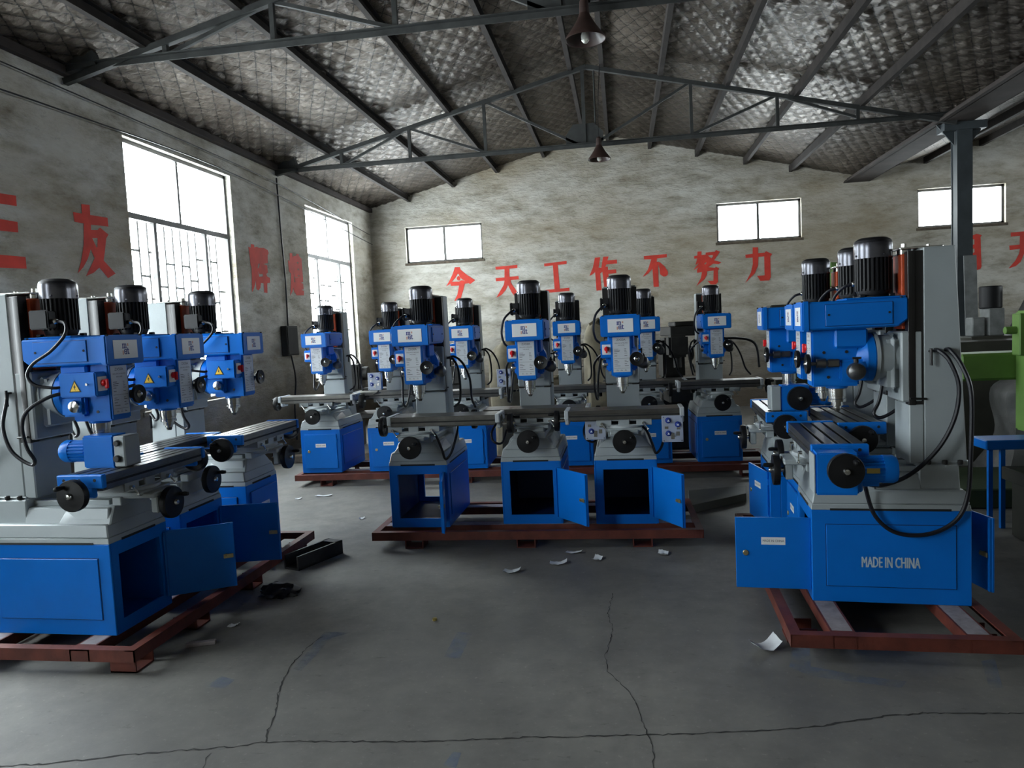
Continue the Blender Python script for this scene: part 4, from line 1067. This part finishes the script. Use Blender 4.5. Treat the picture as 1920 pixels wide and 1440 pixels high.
# ------------------------------------------------------------------ background machines and clutter
def drape(w, d, h, seed, lump=.18, n=26):
    def f(mb):
        vs = []; fs = []
        rings = 18
        for j in range(rings+1):
            v = j/rings
            for k in range(n):
                a = 2*math.pi*k/n
                c, s_ = math.cos(a), math.sin(a)
                p = .55
                cx = math.copysign(abs(c)**p, c); sy = math.copysign(abs(s_)**p, s_)
                if v < .7: rr = 1.0-.10*(v/.7); z = h*(v/.7)*.78
                else:
                    q = (v-.7)/.3; rr = .90*math.sqrt(max(0, 1-q**2.2)); z = h*(.78+.22*q)
                fold = 1+.06*math.sin(a*7+seed)*(1-v)+lump*noise.noise((c*1.3+seed, s_*1.3, v*2.2))
                z2 = z*(1+.10*noise.noise((c+seed*2, s_, 3)))
                vs.append((w/2*cx*rr*fold, d/2*sy*rr*fold, max(0, z2)))
        for j in range(rings):
            for k in range(n):
                k2 = (k+1) % n; fs.append((j*n+k, j*n+k2, (j+1)*n+k2, (j+1)*n+k))
        mb.raw(vs, fs)
    return f
solo('covered_machine', drape(.55, .6, 1.50, 1.2), TARP, 'machine under a khaki tarpaulin behind the third back-row machine', 'covered machine', (-1.45, 9.3, 0), group='covered machines')
solo('covered_machine', drape(.42, .5, 1.70, 4.5, .3), TARP, 'tall khaki covered machine showing beside the fourth back-row machine', 'covered machine', (-.30, 9.4, 0), group='covered machines')
solo('covered_machine', drape(1.3, .8, 1.0, 8.1, .25), SHEETC, 'low machine under grey plastic sheet behind the big green drill', 'covered machine', (4.15, 7.6, 0))
solo('covered_machine', drape(.8, .7, .95, 2.2, .25), TARP, 'low khaki covered bundle behind the middle of the back row', 'covered machine', (-.88, 9.95, 0), group='covered machines')

lm = thing('bench_lathe', 'long dark lathe standing against the far left corner windows', 'lathe', (-3.3, 10.4, 0), R(4))
part('bed', lambda mb: (mb.box(-1.1, 1.2, -.18, .18, .72, .86, .01), mb.box(-1.1, -.6, -.2, .2, 0, .72, .01), mb.box(.75, 1.15, -.2, .2, 0, .72, .01)), IRON, lm)
part('headstock', lambda mb: (mb.box(-1.08, -.55, -.17, .17, .86, 1.22, .02, seg=2), mb.cyl((0, 0, 1.08), 'x', -.55, -.45, .10, 24, .005)), IRON, lm)
part('carriage', lambda mb: (mb.box(0, .32, -.24, .2, .86, .93, .01), mb.box(.08, .24, -.16, .02, .93, 1.05, .01), mb.cyl((.16, 0, .70), 'y', -.28, -.25, .07, 20, .005)), IRON, lm)
part('tailstock', lambda mb: (mb.box(.78, 1.02, -.1, .1, .86, 1.14, .02), mb.cyl((0, 0, 1.08), 'x', .62, 1.15, .03, 16, .003)), IRON, lm)
part('chip_tray', lambda mb: mb.box(-1.15, 1.25, -.3, .3, .44, .50, .005), IRON, lm)
st = thing('tool_stand', 'tall grimy timber stand with blocks beside the back window', 'stand', (-3.35, 11.2, 0))
part('post', lambda mb: (mb.box(-.10, .10, -.10, .10, 0, 1.70, .01)), WOOD, st); part('top_block', lambda mb: mb.box(-.14, .10, -.12, .12, 1.70, 1.84, .01), WOOD, st)
part('side_shelf', lambda mb: mb.box(.10, .75, -.2, .2, 1.14, 1.18, .004), WOOD, st)
part('shelf_leg', lambda mb: mb.box(.70, .74, -.18, -.14, 0, 1.14, .003), WOOD, st); part('shelf_leg', lambda mb: mb.box(.70, .74, .14, .18, 0, 1.14, .003), WOOD, st)
solo('timber_beam', lambda mb: mb.box(-.9, .6, -.06, .06, 0, .10, .008), WOOD, 'grimy timber lying on the floor beyond the left row', 'timber', (-3.75, 9.1, 0), R(8))

km = thing('knee_mill', 'black oily knee mill behind the right end of the middle row', 'milling machine', (.62, 9.6, 0), R(8))
part('body', lambda mb: (mb.frus((-.22, .22, -.2, .3), 0, (-.15, .15, -.08, .25), .9, .02), mb.box(-.14, .14, -.12, .24, .9, 1.42, .03, seg=2)), IRON, km)
part('overarm', lambda mb: (mb.box(-.09, .25, -.35, .3, 1.44, 1.56, .01), mb.box(.0, .3, -.2, .2, 1.56, 1.62, .01)), IRON, km)
part('spindle_head', lambda mb: (mb.box(-.12, .12, -.42, -.20, 1.18, 1.46, .03, seg=2), mb.cyl((0, -.31, 0), 'z', 1.05, 1.18, .05, 20, .004)), IRON, km)
part('handwheel', lambda mb: mb.lathe([(a, b) for a, b in wheelprof(.09)], (.20, -.2, 1.22), 'x', 24), BAKELITE, km)
part('knee', lambda mb: (mb.box(-.15, .15, -.5, -.05, .62, .82, .02), mb.box(-.45, .45, -.42, -.16, .84, .92, .005)), IRON, km)
part('hanging_cable', lambda mb: mb.tube([(.22, -.2, 1.30), (.45, -.22, 1.36), (.75, -.22, 1.38), (1.0, -.2, 1.30), (1.05, -.2, 1.0)], .016, 8), RUBBER, km)

dm = thing('drilling_machine', 'olive drilling machine with stub handle behind the farthest right drill-mill', 'drilling machine', (1.98, 9.2, 0), R(0))
part('pillar', lambda mb: mb.box(-.03, .12, -.08, .10, .08, 1.72, .008), OLIVE, dm)
part('drill_head', lambda mb: mb.box(-.24, .16, -.16, .16, 1.56, 1.76, .012, seg=2), OLIVE, dm)
part('stub_handle', lambda mb: (mb.box(-.36, -.23, -.03, .03, 1.66, 1.71, .004)), OLIVE, dm)
part('drill_table', lambda mb: mb.box(-.22, .18, -.25, .12, .82, .88, .006), OLIVE, dm)
part('base_plate', lambda mb: mb.box(-.25, .25, -.28, .2, 0, .08, .008), OLIVE, dm)
part('head_cable', lambda mb: mb.tube([(-.16, -.1, 1.56), (-.13, -.1, 1.40), (-.03, -.1, 1.28), (.02, -.1, 1.24)], .008, 8), RUBBER, dm)

gp = thing('pillar_drill', 'pillar drill with silver column and green cap behind the right-hand motors', 'drilling machine', (2.50, 9.4, 0))
part('silver_column', lambda mb: mb.cyl((0, 0, 0), 'z', .1, 1.95, .10, 28, .004), CHROME, gp)
part('green_cap', lambda mb: mb.lathe([(.12, 1.95), (.125, 1.97), (.125, 2.18), (.10, 2.24), (0, 2.25)], seg=8), GREEN, gp)
part('base_plate', lambda mb: mb.box(-.2, .3, -.35, .25, 0, .1, .01), DKGREEN, gp)
part('swing_arm', lambda mb: mb.box(.0, 1.0, -.08, .08, 1.2, 1.4, .02), GREEN, gp)

gd = thing('radial_drill', 'large green drilling machine cut by the right picture edge', 'drilling machine', (3.29, 6.4, 0), R(0))
def gh(mb):
    mb.box(-.20, .35, -.22, -.04, .62, 1.57, .012, seg=2)
    mb.box(-.24, -.19, -.19, -.07, 1.22, 1.55, .008)
part('drill_head', gh, GREEN, gd)
part('head_opening', lambda mb: mb.box(-.12, .02, -.224, -.218, 1.18, 1.36, 0), DARKPAINT, gd)
part('lower_cover', lambda mb: mb.box(-.14, .34, -.232, -.219, .66, 1.13, .004), IRON, gd)
part('feed_handwheel', lambda mb: (mb.lathe([(a, -b) for a, b in wheelprof(.09)], (.12, -.28, 1.05), 'y', 28)), BAKELITE, gd)
part('round_port', lambda mb: mb.cyl((.16, 0, 1.45), 'y', -.226, -.20, .05, 20), DARKPAINT, gd)
part('side_knob', lambda mb: mb.cyl((0, -.13, 1.42), 'x', -.32, -.235, .03, 16, .004), GREEN, gd)
part('spindle_sleeve', lambda mb: (mb.cyl((-.01, -.13, 0), 'z', .42, .63, .055, 20, .003), mb.cyl((-.01, -.13, 0), 'z', .37, .42, .03, 16, .003)), GREEN, gd)
part('top_casting', lambda mb: (mb.box(-.1, .35, -.18, .0, 1.57, 1.63, .02), mb.box(.05, .30, -.16, -.02, 1.63, 1.70, .02)), IRON, gd)
part('radial_arm', lambda mb: (mb.box(-.60, 1.9, -.04, .30, 1.02, 1.24, .02)), GREEN, gd)
part('base', lambda mb: (mb.box(-.75, 2.0, -.15, .75, 0, .16, .01), mb.cyl((1.6, .4, 0), 'z', .16, 2.0, .17, 28, .005)), DKGREEN, gd)
bb_ = solo('box_table', lambda mb: (mb.box(-.55, .75, -.22, .3, .0, .40, .01), mb.box(-.6, .8, -.25, .33, .40, .49, .006)), OLIVE, 'low grey-green machine bed on the floor at the right edge', 'machine bed', (3.20, 5.2, 0))
bl_ = thing('blue_bench', 'low blue steel bench behind the nearest right machine', 'bench', (2.98, 5.78, 0))
part('bench_top', lambda mb: mb.box(-.42, .32, -.12, .12, .58, .65, .008), BLUE, bl_)
for a in (-.3, .27):
    for b in (-.09, .09): part('leg', lambda mb: mb.box(a-.015, a+.015, b-.015, b+.015, 0, .58, 0), BLUE, bl_)
gt = thing('surface_grinder', 'grey grinder bed with loose plastic over it behind the column of the right machine', 'grinder', (3.55, 8.5, 0))
part('bed', lambda mb: (mb.box(-.6, 1.1, -.3, .3, 0, .95, .02), mb.box(-.62, 1.1, -.26, .26, 1.0, 1.26, .01)), OLIVE, gt)
part('table_top', lambda mb: mb.box(-.7, 1.3, -.32, .32, .95, 1.0, .005), STEEL, gt)
tg = thing('tool_grinder', 'small black and cream bench machine against the back wall at right', 'bench machine', (4.28, 9.4, 0))
part('stand', lambda mb: mb.box(-.3, .4, -.25, .25, 0, 1.28, .01), OLIVE, tg)
part('motor', lambda mb: mb.cyl((.02, 0, 0), 'z', 1.60, 1.86, .12, 20, .01), BLACK, tg)
part('body', lambda mb: (mb.box(-.05, .12, -.12, .12, 1.28, 1.60, .01), mb.box(-.22, -.08, -.1, .08, 1.28, 1.5, .01)), PANELG, tg)
part('guard', lambda mb: mb.poly([(.25, -.15, 1.28), (.9, -.15, 1.28), (.9, .15, 1.28), (.25, .15, 1.28)], [(.40, -.12, 1.85), (.9, -.12, 1.85), (.9, .12, 1.85), (.55, .12, 1.85)], .01), IRON, tg)

solo('grey_board', lambda mb: mb.poly([(0, -.02, 0), (.15, -.02, 0), (.15, 0, 0), (0, 0, 0)], [(0, .10, 2.28), (.15, .10, 2.28), (.15, .12, 2.28), (0, .12, 2.28)], .002), PANELG, 'tall light grey board leaning against the slate steel column', 'board', (4.30, 9.98, 0))
# steel slab and blocks on the floor
solo('steel_slab', lambda mb: mb.poly([(.50, 6.17, 0), (1.03, 6.60, 0), (1.08, 6.92, 0), (.54, 6.75, 0)], [(.50, 6.17, .07), (1.03, 6.60, .07), (1.08, 6.92, .07), (.54, 6.75, .07)], .003), OLIVE, 'flat dark steel slab on the floor between the middle and right rows', 'steel slab')
solo('channel_offcut', lambda mb: (mb.box(-.07, .07, -.22, .22, 0, .012, 0), mb.box(-.07, -.055, -.22, .22, 0, .10, 0), mb.box(.055, .07, -.22, .22, 0, .10, 0), mb.box(-.07, .07, .15, .22, .09, .10, 0)), IRON, 'dark steel channel piece on the floor at the far end of the left pallet', 'steel offcut', (-2.28, 4.93, 0), R(-22))
def rag(mb):
    bm = bmesh.new(); bmesh.ops.create_icosphere(bm, subdivisions=3, radius=.11)
    for v in bm.verts:
        n_ = noise.noise(v.co*22)*.45+1; v.co = Vector((v.co.x*1.1*n_, v.co.y*.8*n_, max(0, v.co.z*.55*n_+.01)))
    mb.from_bm(bm)
solo('black_plastic_bag', rag, RUBBER, 'crumpled black plastic under the left pallet edge', 'plastic bag', (-2.22, 4.25, 0))
solo('wood_chip', lambda mb: mb.poly([(0,0,0), (.14,.05,0), (.13,.08,0), (-.01,.03,0)], [(0,0,.02), (.14,.05,.02), (.13,.08,.02), (-.01,.03,.02)], .002), DUSTY, 'pale wood offcut on the floor by the nearest left pallet corner', 'wood offcut', (-2.36, 3.46, 0))

def paper(i, x, y, rz, w, d, curl, lb):
    def f(mb):
        vs = []; n = 8
        rnd = random.Random(i)
        for a in range(n+1):
            for b in range(n+1):
                u, v = a/n-.5, b/n-.5
                z = curl*(u*u*3+.35*abs(v+u*.5))+.006*noise.noise((u*4+i, v*4, 0))+.003
                vs.append((u*w+v*.02, v*d, max(.001, z)))
        fs = [(a*(n+1)+b, (a+1)*(n+1)+b, (a+1)*(n+1)+b+1, a*(n+1)+b+1) for a in range(n) for b in range(n)]
        mb.raw(vs, fs); mb.raw([v+Vector((0, 0, .0008)) for v in [Vector(q) for q in vs]], [q[::-1] for q in fs])
    solo('paper_scrap', f, PAPER, lb, 'paper scrap', (x, y, 0), R(rz), 'paper scraps on the floor')
for i, a in enumerate([(.632, 3.58, 30, .15, .09, .05, 'crumpled white paper scrap on the floor left of the nearest right pallet'),
    (-.786, 4.69, 15, .11, .06, .02, 'curled paper scrap farthest left before the middle pallet'),
    (-.49, 4.86, 20, .12, .06, .02, 'paper scrap just below the open door of the centre machine'),
    (-.229, 4.95, 75, .09, .06, .02, 'small upright paper scrap between the middle pallet feet'),
    (-.40, 5.10, 10, .11, .04, .015, 'thin paper strip close under the middle pallet'),
    (.221, 5.066, 80, .08, .07, .02, 'paper scrap below the right open door of the middle row'),
    (-3.1, 7.02, 10, .16, .05, .01, 'flat paper strip on the floor before the back pallet at left'),
    (-3.32, 6.9, 40, .06, .05, .01, 'tiny paper bit near the left end of the back pallet'),
    (-2.35, 6.1, 40, .05, .05, .01, 'tiny paper bit between the left row and the middle row'),
    (-2.25, 3.75, 25, .05, .04, .01, 'tiny pale scrap on the floor beside the nearest left pallet')]): paper(i, *a)
solo('yellow_nut', lambda mb: mb.cyl((0, 0, 0), 'z', 0, .012, .014, 6), BRASS, 'tiny yellow fitting alone on the open floor', 'fitting', (-1.103, 3.875, 0))
